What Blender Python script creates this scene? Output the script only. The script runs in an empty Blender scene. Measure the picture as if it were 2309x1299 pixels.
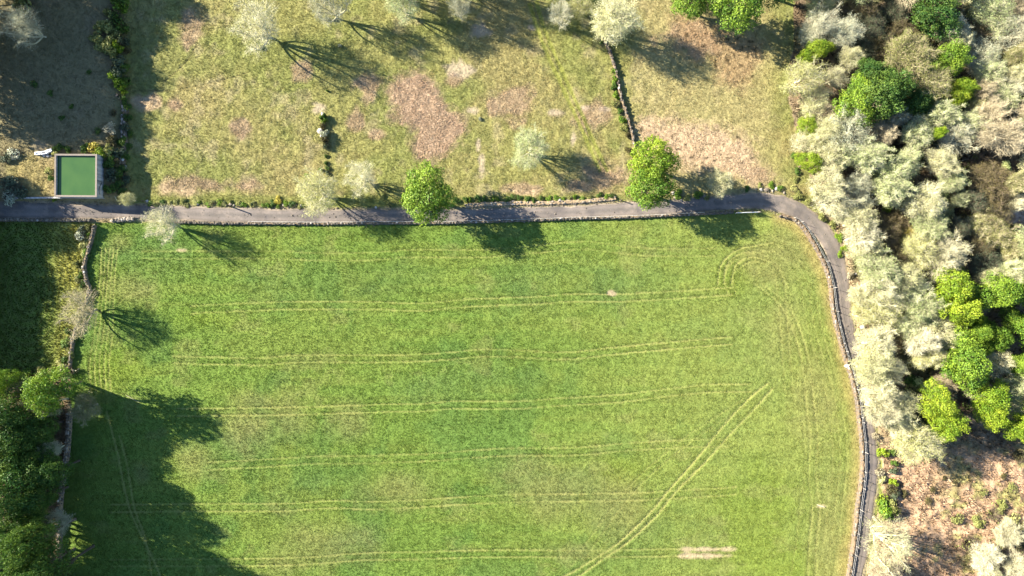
import bpy, bmesh, math, random
import numpy as np
from mathutils import Vector, Matrix

random.seed(7)
RNG = np.random.default_rng(7)
scene = bpy.context.scene
COL = scene.collection
R = math.radians

# ------------------------------------------------------------------ camera, light, exposure
M = 0.09                       # metres on the ground per pixel of the 2309 px wide photograph
CX, CY, H = 1154.5, 649.5, 138.5
cam_d = bpy.data.cameras.new('camera')
cam_d.lens, cam_d.sensor_width, cam_d.clip_end = 24.0, 36.0, 6000
cam = bpy.data.objects.new('camera', cam_d); COL.objects.link(cam)
cam.location = (0, 0, H); cam.rotation_euler = (0, 0, 0)
scene.camera = cam

SUN_EL = 26.0
SUN_DIR = Vector((0.938, -0.346, 0)).normalized()
world = bpy.data.worlds.new('World'); scene.world = world; world.use_nodes = True
wn = world.node_tree.nodes; wl = world.node_tree.links
sky = wn.new('ShaderNodeTexSky'); sky.sky_type = 'NISHITA'; sky.sun_disc = False
sky.sun_elevation = R(SUN_EL); sky.sun_rotation = math.atan2(-SUN_DIR.x, -SUN_DIR.y) % (2 * math.pi)
wl.new(sky.outputs[0], wn['Background'].inputs[0]); wn['Background'].inputs[1].default_value = 0.066
sky.ozone_density = 4.0; sky.dust_density = .4
sun_d = bpy.data.lights.new('sun', 'SUN'); sun_d.energy = 5.0; sun_d.angle = R(0.5); sun_d.color = (1.0, 0.90, 0.74)
sun = bpy.data.objects.new('sun', sun_d); COL.objects.link(sun)
sd = Vector((SUN_DIR.x * math.cos(R(SUN_EL)), SUN_DIR.y * math.cos(R(SUN_EL)), -math.sin(R(SUN_EL))))
sun.rotation_euler = sd.to_track_quat('-Z', 'Y').to_euler(); sun.location = (-100, 40, 80)
scene.view_settings.view_transform = 'Standard'; scene.view_settings.look = 'None'
scene.view_settings.gamma = 1.0; scene.view_settings.use_curve_mapping = False
scene.view_settings.exposure = 2.52

# ------------------------------------------------------------------ numeric helpers
def _hash(ix, iy, seed):
    h = (ix.astype(np.int64) * 374761393 + iy.astype(np.int64) * 668265263 + seed * 974634777) & 0xffffffff
    h = ((h ^ (h >> 13)) * 1274126177) & 0xffffffff
    h = (h ^ (h >> 16)) & 0xffffffff
    return h / 4294967295.0
def vn(x, y, s, seed=0):                      # value noise 0..1, feature size s
    x = x / s; y = y / s
    ix = np.floor(x); iy = np.floor(y); fx = x - ix; fy = y - iy
    fx = fx * fx * (3 - 2 * fx); fy = fy * fy * (3 - 2 * fy)
    a = _hash(ix, iy, seed); b = _hash(ix + 1, iy, seed); c = _hash(ix, iy + 1, seed); d = _hash(ix + 1, iy + 1, seed)
    return (a * (1 - fx) + b * fx) * (1 - fy) + (c * (1 - fx) + d * fx) * fy
def fbm(x, y, s, seed=0, o=4):
    v = 0; a = 1; t = 0
    for k in range(o):
        v = v + a * vn(x + 31.7 * k, y - 17.3 * k, s / 2 ** k, seed + k); t += a; a *= .55
    return v / t
def ss(a, b, v):
    t = np.clip((v - a) / (b - a), 0, 1); return t * t * (3 - 2 * t)
def inpoly(px, py, poly):
    r = np.zeros(px.shape, bool); n = len(poly)
    for i in range(n):
        x1, y1 = poly[i]; x2, y2 = poly[(i + 1) % n]
        if y1 == y2: continue
        c = ((y1 > py) != (y2 > py)) & (px < (x2 - x1) * (py - y1) / (y2 - y1) + x1)
        r ^= c
    return r
def smooth_line(pts, step=6.0):
    pts = np.array(pts, float); out = []
    for i in range(len(pts) - 1):
        p0 = pts[max(i - 1, 0)]; p1 = pts[i]; p2 = pts[i + 1]; p3 = pts[min(i + 2, len(pts) - 1)]
        n = max(int(np.hypot(*(p2 - p1)[:2]) / step), 1)
        for k in range(n):
            t = k / n
            out.append(.5 * (2 * p1 + (p2 - p0) * t + (2 * p0 - 5 * p1 + 4 * p2 - p3) * t * t + (3 * p1 - p0 - 3 * p2 + p3) * t ** 3))
    out.append(pts[-1]); return np.array(out)
def dist_line(px, py, pts, reach):
    """distance in px to a polyline (inf outside reach) """
    pts = np.asarray(pts)[:, :2]
    d = np.full(px.shape, 1e9)
    for i in range(len(pts) - 1):
        x1, y1 = pts[i]; x2, y2 = pts[i + 1]
        m = np.nonzero((px > min(x1, x2) - reach) & (px < max(x1, x2) + reach) & (py > min(y1, y2) - reach) & (py < max(y1, y2) + reach))[0]
        if not len(m): continue
        dx, dy = x2 - x1, y2 - y1; L = dx * dx + dy * dy + 1e-9
        t = np.clip(((px[m] - x1) * dx + (py[m] - y1) * dy) / L, 0, 1)
        d[m] = np.minimum(d[m], np.hypot(px[m] - x1 - t * dx, py[m] - y1 - t * dy))
    return d

# ------------------------------------------------------------------ the plan (pixels of the photograph)
ROAD = smooth_line([(-900, 430, 36), (-300, 468, 36), (0, 474, 36), (100, 475, 34), (200, 477, 29), (330, 479, 27), (520, 485, 31), (700, 488, 28),
        (850, 487, 28), (1000, 487, 26), (1100, 484, 26), (1200, 481.5, 26), (1300, 478, 26), (1400, 473, 29), (1500, 469, 29),
        (1600, 460, 29), (1680, 454, 31), (1717, 453, 34), (1762, 461, 36), (1800, 477, 36), (1829, 497, 36), (1852, 521, 36),
        (1872, 552, 36), (1890, 600, 33), (1901, 680, 31), (1908, 733, 30), (1923, 800, 27), (1938, 866, 27), (1952, 945, 27),
        (1960, 1000, 29), (1962, 1072, 30), (1956, 1129, 29), (1946, 1200, 26), (1940, 1250, 26), (1932, 1299, 22), (1915, 1420, 24), (1880, 1900, 26)])
WALL_E = [(1757, 485), (1783, 492), (1797, 500), (1816, 521), (1826, 538), (1842, 565), (1860, 602), (1870, 637), (1875, 680),
          (1883, 727), (1897, 781), (1910, 822), (1923, 866), (1933, 913), (1935, 940), (1941, 988), (1943, 1044), (1940, 1086),
          (1932, 1143), (1926, 1200), (1919, 1251), (1911, 1297), (1890, 1380)]
WALL_S = [(395, 501), (520, 504), (700, 505), (850, 504), (1000, 503), (1100, 500), (1200, 497), (1300, 493), (1400, 491), (1500, 487), (1600, 482), (1652, 479)]
WALL_W = [(217, 508), (208, 545), (198, 578), (193, 602), (198, 632), (205, 655), (190, 700), (171, 752), (163, 800), (159, 832)]
WALL_SW = [(160, 930), (158, 975), (152, 1040), (143, 1095), (138, 1150), (137, 1230), (136, 1320)]
WALL_P = [(1358, 82), (1376, 122), (1390, 170), (1398, 215), (1410, 250), (1422, 292), (1431, 335)]
WALL_N = [(1050, 464), (1100, 461), (1160, 459), (1230, 458), (1300, 455), (1355, 451), (1388, 447)]
WALL_LW = [(-60, 497), (40, 496), (120, 497), (205, 497)]
MEADOW = [(217, 503), (395, 502), (520, 504), (850, 504), (1000, 503), (1200, 497), (1400, 490), (1500, 486), (1652, 479), (1710, 478)] + WALL_E + \
         [(1860, 1700), (120, 1700), (136, 1320), (137, 1230), (143, 1095), (160, 930), (159, 832)] + WALL_W[::-1][1:]
LEFTM = [(-900, 500), (205, 499), (217, 508)] + WALL_W[1:] + [(120, 838), (60, 846), (-900, 846)]
WOOD_E = [(1785, -900), (1790, 100), (1772, 190), (1800, 300), (1828, 400), (1850, 470), (1882, 520), (1908, 590), (1920, 680), (1930, 740), (1945, 800), (1962, 880), (1985, 1000), (1985, 1130), (1965, 1240), (1950, 1310), (1930, 1500), (1900, 3000), (9000, 3000), (9000, -900)]
WOOD_W = [(-900, 846), (60, 846), (120, 838), (159, 840), (160, 930), (143, 1095), (137, 1230), (136, 1320), (120, 1700), (-900, 1700)]
TRAM = []
def _pair(pts, dx=0, dy=17, w=2.6, k=1.0):
    a = smooth_line(pts, 15)
    TRAM.append((a, w, k)); b = a.copy(); b[:, 0] += dx; b[:, 1] += dy; TRAM.append((b, w, k))
_pair([(320, 566), (460, 566), (600, 566), (739, 571), (843, 569), (929, 563), (1050, 564), (1137, 560), (1275, 547), (1328, 545), (1397, 554), (1490, 561), (1610, 560)], k=.7)
_pair([(430, 690), (600, 682), (739, 680), (843, 681), (946, 684), (998, 680), (1050, 675), (1120, 672), (1206, 669), (1293, 663), (1397, 663), (1530, 656), (1650, 648)])
_pair([(390, 803), (500, 806), (600, 807), (669, 801), (843, 801), (946, 799), (1033, 793), (1085, 788), (1154, 789), (1241, 794), (1286, 794), (1328, 790), (1397, 782), (1540, 769), (1650, 760)], dy=16)
_pair([(400, 921), (600, 919), (704, 917), (877, 912), (946, 911), (1016, 905), (1154, 905), (1258, 898), (1397, 890), (1490, 878), (1590, 868), (1690, 866)])
_pair([(470, 1042), (621, 1034), (708, 1029), (812, 1028), (968, 1023), (1054, 1016), (1158, 1010), (1297, 1009), (1412, 999), (1533, 992), (1640, 990)], k=.8)
_pair([(250, 1138), (500, 1136), (639, 1135), (743, 1129), (846, 1131), (950, 1127), (1020, 1122), (1158, 1115), (1297, 1113), (1400, 1112), (1520, 1107), (1660, 1098)])
_pair([(250, 1262), (569, 1259), (708, 1255), (812, 1247), (950, 1245), (1054, 1241), (1158, 1240), (1297, 1241), (1400, 1240), (1550, 1238), (1660, 1238)], dy=16, k=.9)
TRAM.append((smooth_line([(1731, 864), (1689, 898), (1627, 964), (1568, 1037), (1516, 1096), (1464, 1158), (1394, 1224), (1342, 1259), (1273, 1299), (1150, 1350)], 15), 3.8, 1.5))
TRAM.append((smooth_line([(1742, 876), (1706, 916), (1647, 978), (1585, 1047), (1526, 1106), (1478, 1165), (1405, 1231), (1360, 1259), (1308, 1297), (1200, 1350)], 15), 3.8, 1.45))
_pair([(1672, 902), (1602, 947), (1533, 995), (1429, 1085), (1342, 1196), (1290, 1276)], 15, 8, 2.6, .55)
_pair([(1700, 640), (1760, 690), (1795, 770), (1812, 850), (1817, 912), (1826, 989), (1822, 1075), (1831, 1145), (1824, 1231), (1822, 1300), (1815, 1400)], 17, 0, 3.0, .9)
TRAM.append((smooth_line([(1619, 640), (1622, 604), (1637, 583), (1668, 561), (1740, 548)], 10), 2.8, 1.2))
TRAM.append((smooth_line([(1632, 640), (1636, 602), (1652, 582), (1678, 570), (1745, 566)], 10), 2.8, 1.1))
TRAM.append((smooth_line([(1648, 640), (1655, 604), (1673, 586), (1700, 580), (1750, 600), (1775, 650)], 10), 2.8, 1.1))
for dx_ in (0, 17):
    TRAM.append((smooth_line([(1642 + dx_, 668), (1634 + dx_, 622), (1655 + dx_ * .8, 588 + dx_ * .8), (1702, 572 + dx_), (1748 - dx_ * .7, 592 + dx_ * .7), (1768 - dx_, 645), (1774 - dx_, 720), (1780 - dx_, 800), (1786 - dx_, 880)], 10), 2.6, .75))
for off_, k_ in ((34, .55), (50, .5), (66, .45), (96, .4), (128, .4)):
    TRAM.append((smooth_line([(1742 - off_ * .3, 500 + off_ * .8), (1800 - off_ * .7, 540 + off_ * .5)] + [(x_ - off_, y_) for x_, y_ in WALL_E[7:]], 15), 2.4, k_))
TRAM.append((smooth_line([(262, 690), (285, 668), (330, 655)], 10), 2.4, .6))
for k in range(5):
    TRAM.append((smooth_line([(228 + 9 * k, 560), (224 + 8 * k, 640), (214 + 10 * k, 740), (201 + 11 * k, 820), (206 + 11 * k, 890)], 15), 2.8, 1.1))
TRAM.append((smooth_line([(240, 930), (265, 1023), (292, 1146), (346, 1261), (361, 1299), (380, 1360)], 15), 3.0, 1.7))
TRAM.append((smooth_line([(269, 984), (286, 1046), (303, 1146), (330, 1222), (342, 1299), (350, 1360)], 15), 3.0, 1.4))
PTRACK = [smooth_line([(1195, 10), (1207, 50), (1225, 100), (1258, 175), (1297, 260), (1328, 330), (1352, 385)], 15),
          smooth_line([(1210, 5), (1222, 50), (1241, 100), (1274, 175), (1312, 260), (1343, 330), (1368, 385)], 15)]
PATHS = [smooth_line([(400, 70), (450, 62), (480, 56), (530, 55)], 12), smooth_line([(370, 185), (420, 140), (445, 100)], 12),
         smooth_line([(300, 205), (380, 205), (470, 190), (560, 165)], 12), smooth_line([(190, 260), (235, 235), (262, 218), (292, 222)], 12),
         smooth_line([(1330, 290), (1345, 300), (1370, 278)], 12)]
BRACKEN_POLY = [(872, 182), (930, 163), (972, 178), (992, 222), (1012, 250), (1054, 264), (1046, 300), (1012, 345), (975, 362), (935, 360), (928, 322), (938, 292), (900, 277), (878, 262), (903, 245), (870, 225)]
PINK_POLY = [(1430, 278), (1530, 266), (1620, 288), (1688, 318), (1704, 370), (1672, 398), (1600, 388), (1545, 378), (1445, 352)]
RUST_POLY = [(1500, 30), (1600, 60), (1720, 100), (1705, 160), (1680, 208), (1640, 192), (1598, 130), (1530, 80)]
# (x, y, rx, ry) blobs
BRACKEN = [(1165, 238, 40, 38), (832, 190, 26, 30), (802, 272, 20, 22), (436, 52, 30, 30), (425, 85, 22, 20), (850, 300, 18, 12), (330, 232, 26, 18), (395, 235, 16, 12),
           (680, 160, 24, 20), (545, 290, 20, 24), (1330, 262, 40, 30), (1180, 427, 42, 14), (1110, 240, 14, 20), (560, 420, 36, 20), (410, 425, 50, 24), (1360, 400, 36, 30), (1310, 420, 30, 12), (470, 420, 40, 14), (1020, 180, 20, 14), (1700, 390, 36, 24), (1560, 90, 60, 40)]
PALE = [(1036, 157, 32, 18), (1255, 255, 20, 9), (1066, 250, 14, 10), (1086, 372, 7, 26), (1078, 325, 6, 14), (1293, 312, 6, 16), (1200, 62, 12, 5), (1315, 243, 12, 6), (1085, 70, 24, 14), (1365, 246, 12, 5), (108, 335, 20, 12), (720, 245, 14, 12)]
MBROWN = [(1772, 750, 36, 70), (650, 905, 40, 60), (790, 950, 36, 40), (1390, 1130, 70, 60), (1250, 1090, 110, 60), (430, 1035, 44, 34), (300, 655, 50, 30), (1720, 610, 60, 40),
          (560, 960, 50, 40), (1880, 1250, 40, 120), (1840, 900, 40, 90), (1790, 560, 60, 40), (320, 1070, 15, 18), (590, 905, 60, 20), (900, 1100, 90, 40), (1290, 1250, 60, 20), (740, 1230, 90, 40), (270, 545, 24, 20)]
MDARK = [(1100, 850, 70, 40), (810, 1212, 46, 34), (640, 1135, 40, 40), (545, 990, 50, 30), (620, 640, 80, 50), (880, 620, 90, 40), (1350, 640, 80, 40), (330, 590, 120, 60), (1200, 640, 90, 50), (700, 1090, 60, 24), (960, 880, 80, 30)]
MBARE = [(1592, 1239, 56, 6), (1588, 1253, 50, 6), (408, 564, 12, 4), (1380, 661, 9, 5), (1850, 1142, 12, 4)]
MLIME = [(1700, 1150, 90, 90), (1690, 1230, 80, 60), (1660, 630, 50, 40), (260, 830, 60, 60), (1760, 1290, 60, 60), (460, 720, 70, 26), (1400, 1060, 60, 30), (250, 640, 40, 40)]

def softpoly(x, y, px, py, poly, w=24, seed=0):
    m = np.zeros(px.shape)
    for k in range(6):
        s_ = (6, 4, 2.5, 1.6, 1.0, .7)[k]
        m += inpoly(px + (fbm(x, y, s_, 400 + seed + k, 2) - .5) * w * 2.2, py + (fbm(x, y, s_, 450 + seed + k, 2) - .5) * w * 2.2, poly)
    return m / 6
def blob(px, py, L, n, soft=.45):
    m = np.zeros(px.shape)
    for x, y, rx, ry in L:
        k = np.nonzero((abs(px - x) < rx * 1.8) & (abs(py - y) < ry * 1.8))[0]
        if len(k):
            r = np.hypot((px[k] - x) / rx, (py[k] - y) / ry) + (n[k] - .5) * 1.7
            m[k] = np.maximum(m[k], 1 - ss(1 - soft, 1 + soft, r))
    return m
def plat(px, py):                              # the raised plot by the tank, the lane sloping down past it
    up = 2.3 * ss(0, 1, (312 - px) / 74)
    road = 1.3 * ss(0, 1, (332 - px) / 210)
    t = ss(446, 458, py)
    return (up * (1 - t) + road * t) * (1 - ss(496, 570, py)) * ss(-1500, -300, px)
def zsmooth(x, y):
    x = np.atleast_1d(np.asarray(x, float)); y = np.atleast_1d(np.asarray(y, float))
    px = x / M + CX; py = CY - y / M
    return plat(px, py) + (fbm(x, y, 26, 5, 2) - .5) * .5 * ss(30, 60, abs(py - 480))
def mixc(a, b, t): return a * (1 - t[:, None]) + np.array(b)[None] * t[:, None]

def field(x, y):
    """region id, base colour, height and grass density of the ground at world x, y (flat arrays)"""
    px = x / M + CX; py = CY - y / M
    n1 = fbm(x, y, 7, 11); n2 = fbm(x, y, 2.2, 21, 3); n3 = fbm(x, y, 22, 31, 3); n4 = vn(x, y, .75, 41)
    nr = fbm(x * .25, y * 1.6, 3, 61, 3)       # drawn out along the rows
    N = len(x); z = zsmooth(x, y)
    reg = np.zeros(N, int)                      # 0 pasture 1 meadow 2 left meadow 3 wood
    wx = (n2 - .5) * 16; wy = (n1 - .5) * 16
    reg[inpoly(px + wx, py + wy * .5, WOOD_E)] = 3
    reg[inpoly(px, py, WOOD_W)] = 3
    reg[inpoly(px, py, LEFTM)] = 2
    reg[inpoly(px, py, MEADOW)] = 1
    c = np.zeros((N, 3)); den = np.ones(N)
    # ---- pasture
    k = np.nonzero(reg == 0)[0]
    X, Y, a, b, n = x[k], y[k], px[k], py[k], n1[k]
    pc = np.tile(np.array([.168, .164, .056]), (len(k), 1))
    pc = mixc(pc, (.205, .170, .075), ss(.42, .66, n3[k] * .75 + n2[k] * .25) * .6)
    pc = mixc(pc, (.124, .142, .040), ss(.5, .68, fbm(X, Y, 12, 71)) * .6)
    pc = mixc(pc, (.235, .200, .115), ss(.56, .78, fbm(X, Y, 3.2, 81)) * .5)
    pc = mixc(pc, (.11, .11, .05), ss(.62, .78, fbm(X, Y, 2.0, 91)) * .45)
    east = ss(1400, 1470, a)
    pc = mixc(pc, (.235, .200, .095), east * (1 - ss(1690, 1790, a)) * .7)
    br = np.maximum(blob(a, b, BRACKEN, n2[k]) * .85, 0)
    w1 = (n2[k] - .5) * 26; w2 = (n - .5) * 26
    br = np.maximum(br * .8, softpoly(X, Y, a, b, BRACKEN_POLY) * .9)
    pc = mixc(pc, (.300, .212, .145), br)
    pc = mixc(pc, (.350, .262, .170), softpoly(X, Y, a, b, PINK_POLY, 34, 7) * .9)
    pc = mixc(pc, (.245, .168, .095), softpoly(X, Y, a, b, RUST_POLY, 34, 9) * .7)
    pc = mixc(pc, (.27, .215, .17), blob(a, b, PALE, n2[k] * .6 + n4[k] * .4) * .62)
    sp = (vn(X, Y, .55, 95) > .80) & inpoly(a, b, RUST_POLY + [])
    sp |= (vn(X, Y, .55, 96) > .84) & inpoly(a, b, PINK_POLY)
    pc[sp] *= .35
    tr = np.zeros(len(k))
    for L in PTRACK: tr = np.maximum(tr, 1 - ss(2.5, 6.5, dist_line(a, b, L, 10) + (n2[k] - .5) * 4))
    pc = mixc(pc, (.150, .160, .036), tr * .9)
    pth = np.zeros(len(k))
    for L in PATHS: pth = np.maximum(pth, 1 - ss(.8, 2.4, dist_line(a, b, L, 5)))
    pc = mixc(pc, (.10, .085, .035), pth * .6)
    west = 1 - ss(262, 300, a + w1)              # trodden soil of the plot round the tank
    wsoil = west * (1 - (ss(20, 60, a) * (1 - ss(118, 135, a)) * ss(345, 375, b) * .8))  # soil tone held back where the sunlit patch left of the tank lies
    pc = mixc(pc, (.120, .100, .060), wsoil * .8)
    pc = mixc(pc, (.20, .155, .07), west * ss(345, 375, b) * ss(30, 70, a) * .6)  # sunlight on the lower plot painted in as lighter tan ground
    pc = mixc(pc, (.12, .135, .035), ss(436, 448, b + w1 * .4) * (1 - west) * .7)
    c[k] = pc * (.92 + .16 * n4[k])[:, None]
    z[k] += (fbm(X, Y, 1.2, 101, 3) - .5) * .24 - tr * .06 - pth * .1 - br * .0
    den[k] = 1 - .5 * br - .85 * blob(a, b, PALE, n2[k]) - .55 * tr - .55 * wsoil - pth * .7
    # ---- big meadow
    k = np.nonzero(reg == 1)[0]
    X, Y, a, b = x[k], y[k], px[k], py[k]
    mc = np.tile(np.array([.090, .140, .026]), (len(k), 1))
    mc = mixc(mc, (.110, .150, .030), ss(.42, .62, n3[k] * .5 + nr[k] * .5) * .8)
    mc = mixc(mc, (.062, .116, .026), ss(.5, .68, fbm(X, Y, 10, 111)) * .6)
    mc = mixc(mc, (.172, .192, .052), ss(1050, 1880, a) * .6)  # drier, yellower grass to the right, with the brighter light there painted in
    mc = mixc(mc, (.105, .150, .018), blob(a, b, MLIME, n1[k], .6) * .5)
    mc = mixc(mc, (.062, .106, .038), blob(a, b, MDARK, n1[k], .7) * .24 * (.2 + 1.5 * n2[k]))
    mc = mixc(mc, (.168, .145, .064), blob(a, b, MBROWN, n1[k], .9) * .36)
    mc = mixc(mc, (.150, .150, .055), ss(.60, .74, fbm(X, Y * 1.6, 6, 121)) * .28)
    mc *= (.93 + .14 * vn(X * .03 + .4 * n3[k], Y, .7, 127))[:, None]
    de = dist_line(a, b, WALL_E, 60)
    mc = mixc(mc, (.215, .185, .065), (1 - ss(8, 34, de + (n1[k] - .5) * 24)) * .8)
    mc = mixc(mc, (.23, .175, .10), (1 - ss(3, 11, de + (n2[k] - .5) * 12)) * .6)
    rut = np.zeros(len(k)); edge = np.zeros(len(k))
    for L, w, s in TRAM:
        d = dist_line(a, b, L, 16); f = s * (.45 + .75 * vn(X, Y, 6, 131))
        rut = np.maximum(rut, (1 - ss(w * .35, w * 1.05, d + (n4[k] - .5) * 1.8)) * np.minimum(f, 1.3))
        edge = np.maximum(edge, np.exp(-((d - w * 1.9) / 1.8) ** 2) * np.minimum(f, 1.4))
    mc = mixc(mc, (.205, .198, .066), np.clip(rut * .52, 0, .72))
    mb = blob(a, b, MBARE, n2[k])
    mc = mixc(mc, (.30, .225, .155), mb * .7)
    mc *= (1 - .16 * np.clip(edge, 0, 1))[:, None]
    c[k] = mc * (.93 + .14 * n4[k])[:, None]
    z[k] += (fbm(X, Y, .8, 141, 2) - .5) * .10 - np.clip(rut, 0, 1.3) * .07 + edge * .025
    den[k] = np.clip(1.1 - .9 * rut - mb, 0, 2) * (.8 + .4 * n2[k])
    # ---- left meadow
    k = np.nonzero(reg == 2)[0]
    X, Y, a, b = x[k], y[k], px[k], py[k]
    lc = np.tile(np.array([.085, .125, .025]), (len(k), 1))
    lc = mixc(lc, (.22, .21, .045), ss(85, 170, a + (n1[k] - .5) * 60) * .8)  # sunlit right margin painted into the turf as brighter yellow
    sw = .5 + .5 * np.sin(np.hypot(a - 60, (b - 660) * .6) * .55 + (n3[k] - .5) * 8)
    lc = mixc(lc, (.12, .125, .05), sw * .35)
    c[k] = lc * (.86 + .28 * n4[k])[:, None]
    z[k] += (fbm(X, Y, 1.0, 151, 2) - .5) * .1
    # ---- woodland floor and the clearing
    k = np.nonzero(reg == 3)[0]
    X, Y, a, b = x[k], y[k], px[k], py[k]
    wc = np.tile(np.array([.115, .085, .052]), (len(k), 1))
    wc = mixc(wc, (.075, .085, .035), ss(.5, .68, n1[k]) * .7)
    wc = mixc(wc, (.19, .145, .095), ss(.55, .72, n2[k]) * .7)
    clear = ss(985, 1040, b + (n1[k] - .5) * 60) * ss(1500, 1960, a)
    wc = mixc(wc, (.30, .205, .13), clear * .9)
    wc = mixc(wc, (.17, .17, .06), clear * ss(.50, .62, n2[k] * .6 + n1[k] * .4) * ss(2080, 2180, a + (b - 1080) * .3) * .8)
    wc = mixc(wc, (.14, .10, .06), clear * ss(.58, .7, fbm(X, Y, 1.6, 165)) * .7)
    wc = mixc(wc, (.42, .31, .24), blob(a, b, [(2292, 492, 34, 26), (2300, 20, 20, 26)], n2[k]) * .8)
    rv = 1 - ss(16, 44, dist_line(a, b, ROAD, 60) + (n1[k] - .5) * 24)
    wc = mixc(wc, (.34, .27, .16), rv * .85)
    wc = mixc(wc, (.16, .17, .05), rv * ss(.55, .66, fbm(X, Y, 2.4, 171)) * .8)
    c[k] = wc * (.8 + .4 * n4[k])[:, None]
    z[k] += (fbm(X, Y, 1.4, 161, 3) - .5) * (.35 + .45 * clear)
    den[k] = .7
    # ---- verge beside the lane
    dr = dist_line(px, py, ROAD, 40)
    hw = 15.0
    v = (1 - ss(hw + 1, hw + 7, dr + (n2 - .5) * 8)) * (reg != 1)
    c = mixc(c, (.26, .205, .155), v * .6)
    onroad = dr < hw + 2
    den = np.where(dr < hw - 4, 0, den * (1 - .35 * v))
    z = np.where(dr < hw + 14, zsmooth(x, y) * (1 - ss(hw + 5, hw + 14, dr)) + z * ss(hw + 5, hw + 14, dr), z)
    return reg, np.clip(c, .002, 1), z, np.clip(den, 0, 2)

# ------------------------------------------------------------------ materials
MATS = {}
def nt(name):
    m = bpy.data.materials.new(name); m.use_nodes = True; MATS[name] = m
    t = m.node_tree; t.nodes.clear(); return m, t.nodes, t.links
def ground_mat(name, bump, scale, rough=1.0):
    m, n, l = nt(name)
    out = n.new('ShaderNodeOutputMaterial'); d = n.new('ShaderNodeBsdfPrincipled')
    d.inputs['Roughness'].default_value = rough; d.inputs['Specular IOR Level'].default_value = .1
    at = n.new('ShaderNodeAttribute'); at.attribute_name = 'tint'
    tc = n.new('ShaderNodeTexCoord')
    nz = n.new('ShaderNodeTexNoise'); nz.inputs['Scale'].default_value = scale; nz.inputs['Detail'].default_value = 5; nz.inputs['Roughness'].default_value = .65
    mr = n.new('ShaderNodeMapRange'); mr.inputs[1].default_value = .3; mr.inputs[2].default_value = .7; mr.inputs[3].default_value = .84; mr.inputs[4].default_value = 1.15
    mx = n.new('ShaderNodeMix'); mx.data_type = 'RGBA'; mx.blend_type = 'MULTIPLY'; mx.inputs[0].default_value = 1
    bp = n.new('ShaderNodeBump'); bp.inputs['Strength'].default_value = 1; bp.inputs['Distance'].default_value = bump
    l.new(tc.outputs['Object'], nz.inputs['Vector']); l.new(nz.outputs[0], mr.inputs[0]); l.new(at.outputs['Color'], mx.inputs[6]); l.new(mr.outputs[0], mx.inputs[7])
    l.new(mx.outputs[2], d.inputs['Base Color']); l.new(nz.outputs[0], bp.inputs['Height']); l.new(bp.outputs[0], d.inputs['Normal']); l.new(d.outputs[0], out.inputs[0])
    return m
def tint_mat(name, trans=.25, lo=1.0, rough=.8):
    m, n, l = nt(name)
    out = n.new('ShaderNodeOutputMaterial'); at = n.new('ShaderNodeAttribute'); at.attribute_name = 'tint'
    a = n.new('ShaderNodeBsdfDiffuse'); b = n.new('ShaderNodeBsdfTranslucent'); mx = n.new('ShaderNodeMixShader'); mx.inputs[0].default_value = trans
    l.new(at.outputs['Color'], a.inputs[0]); l.new(at.outputs['Color'], b.inputs[0]); l.new(a.outputs[0], mx.inputs[1]); l.new(b.outputs[0], mx.inputs[2]); l.new(mx.outputs[0], out.inputs[0])
    return m
def leaf_mat(name, c1, c2, trans=.3):
    m, n, l = nt(name)
    out = n.new('ShaderNodeOutputMaterial'); at = n.new('ShaderNodeAttribute'); at.attribute_name = 'leafvar'
    oi = n.new('ShaderNodeObjectInfo')
    ad = n.new('ShaderNodeMath'); ad.operation = 'MULTIPLY_ADD'; ad.inputs[1].default_value = .35; ad.inputs[2].default_value = -.17
    sm = n.new('ShaderNodeMath'); sm.operation = 'ADD'; sm.use_clamp = True
    mx = n.new('ShaderNodeMix'); mx.data_type = 'RGBA'; mx.inputs[6].default_value = (*c1, 1); mx.inputs[7].default_value = (*c2, 1)
    a = n.new('ShaderNodeBsdfPrincipled'); a.inputs['Roughness'].default_value = .55; a.inputs['Specular IOR Level'].default_value = .25
    b = n.new('ShaderNodeBsdfTranslucent'); ms = n.new('ShaderNodeMixShader'); ms.inputs[0].default_value = trans
    l.new(oi.outputs['Random'], ad.inputs[0]); l.new(ad.outputs[0], sm.inputs[0]); l.new(at.outputs['Fac'], sm.inputs[1]); l.new(sm.outputs[0], mx.inputs[0])
    l.new(mx.outputs[2], a.inputs[0]); l.new(mx.outputs[2], b.inputs[0]); l.new(a.outputs[0], ms.inputs[1]); l.new(b.outputs[0], ms.inputs[2]); l.new(ms.outputs[0], out.inputs[0])
    return m
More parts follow.
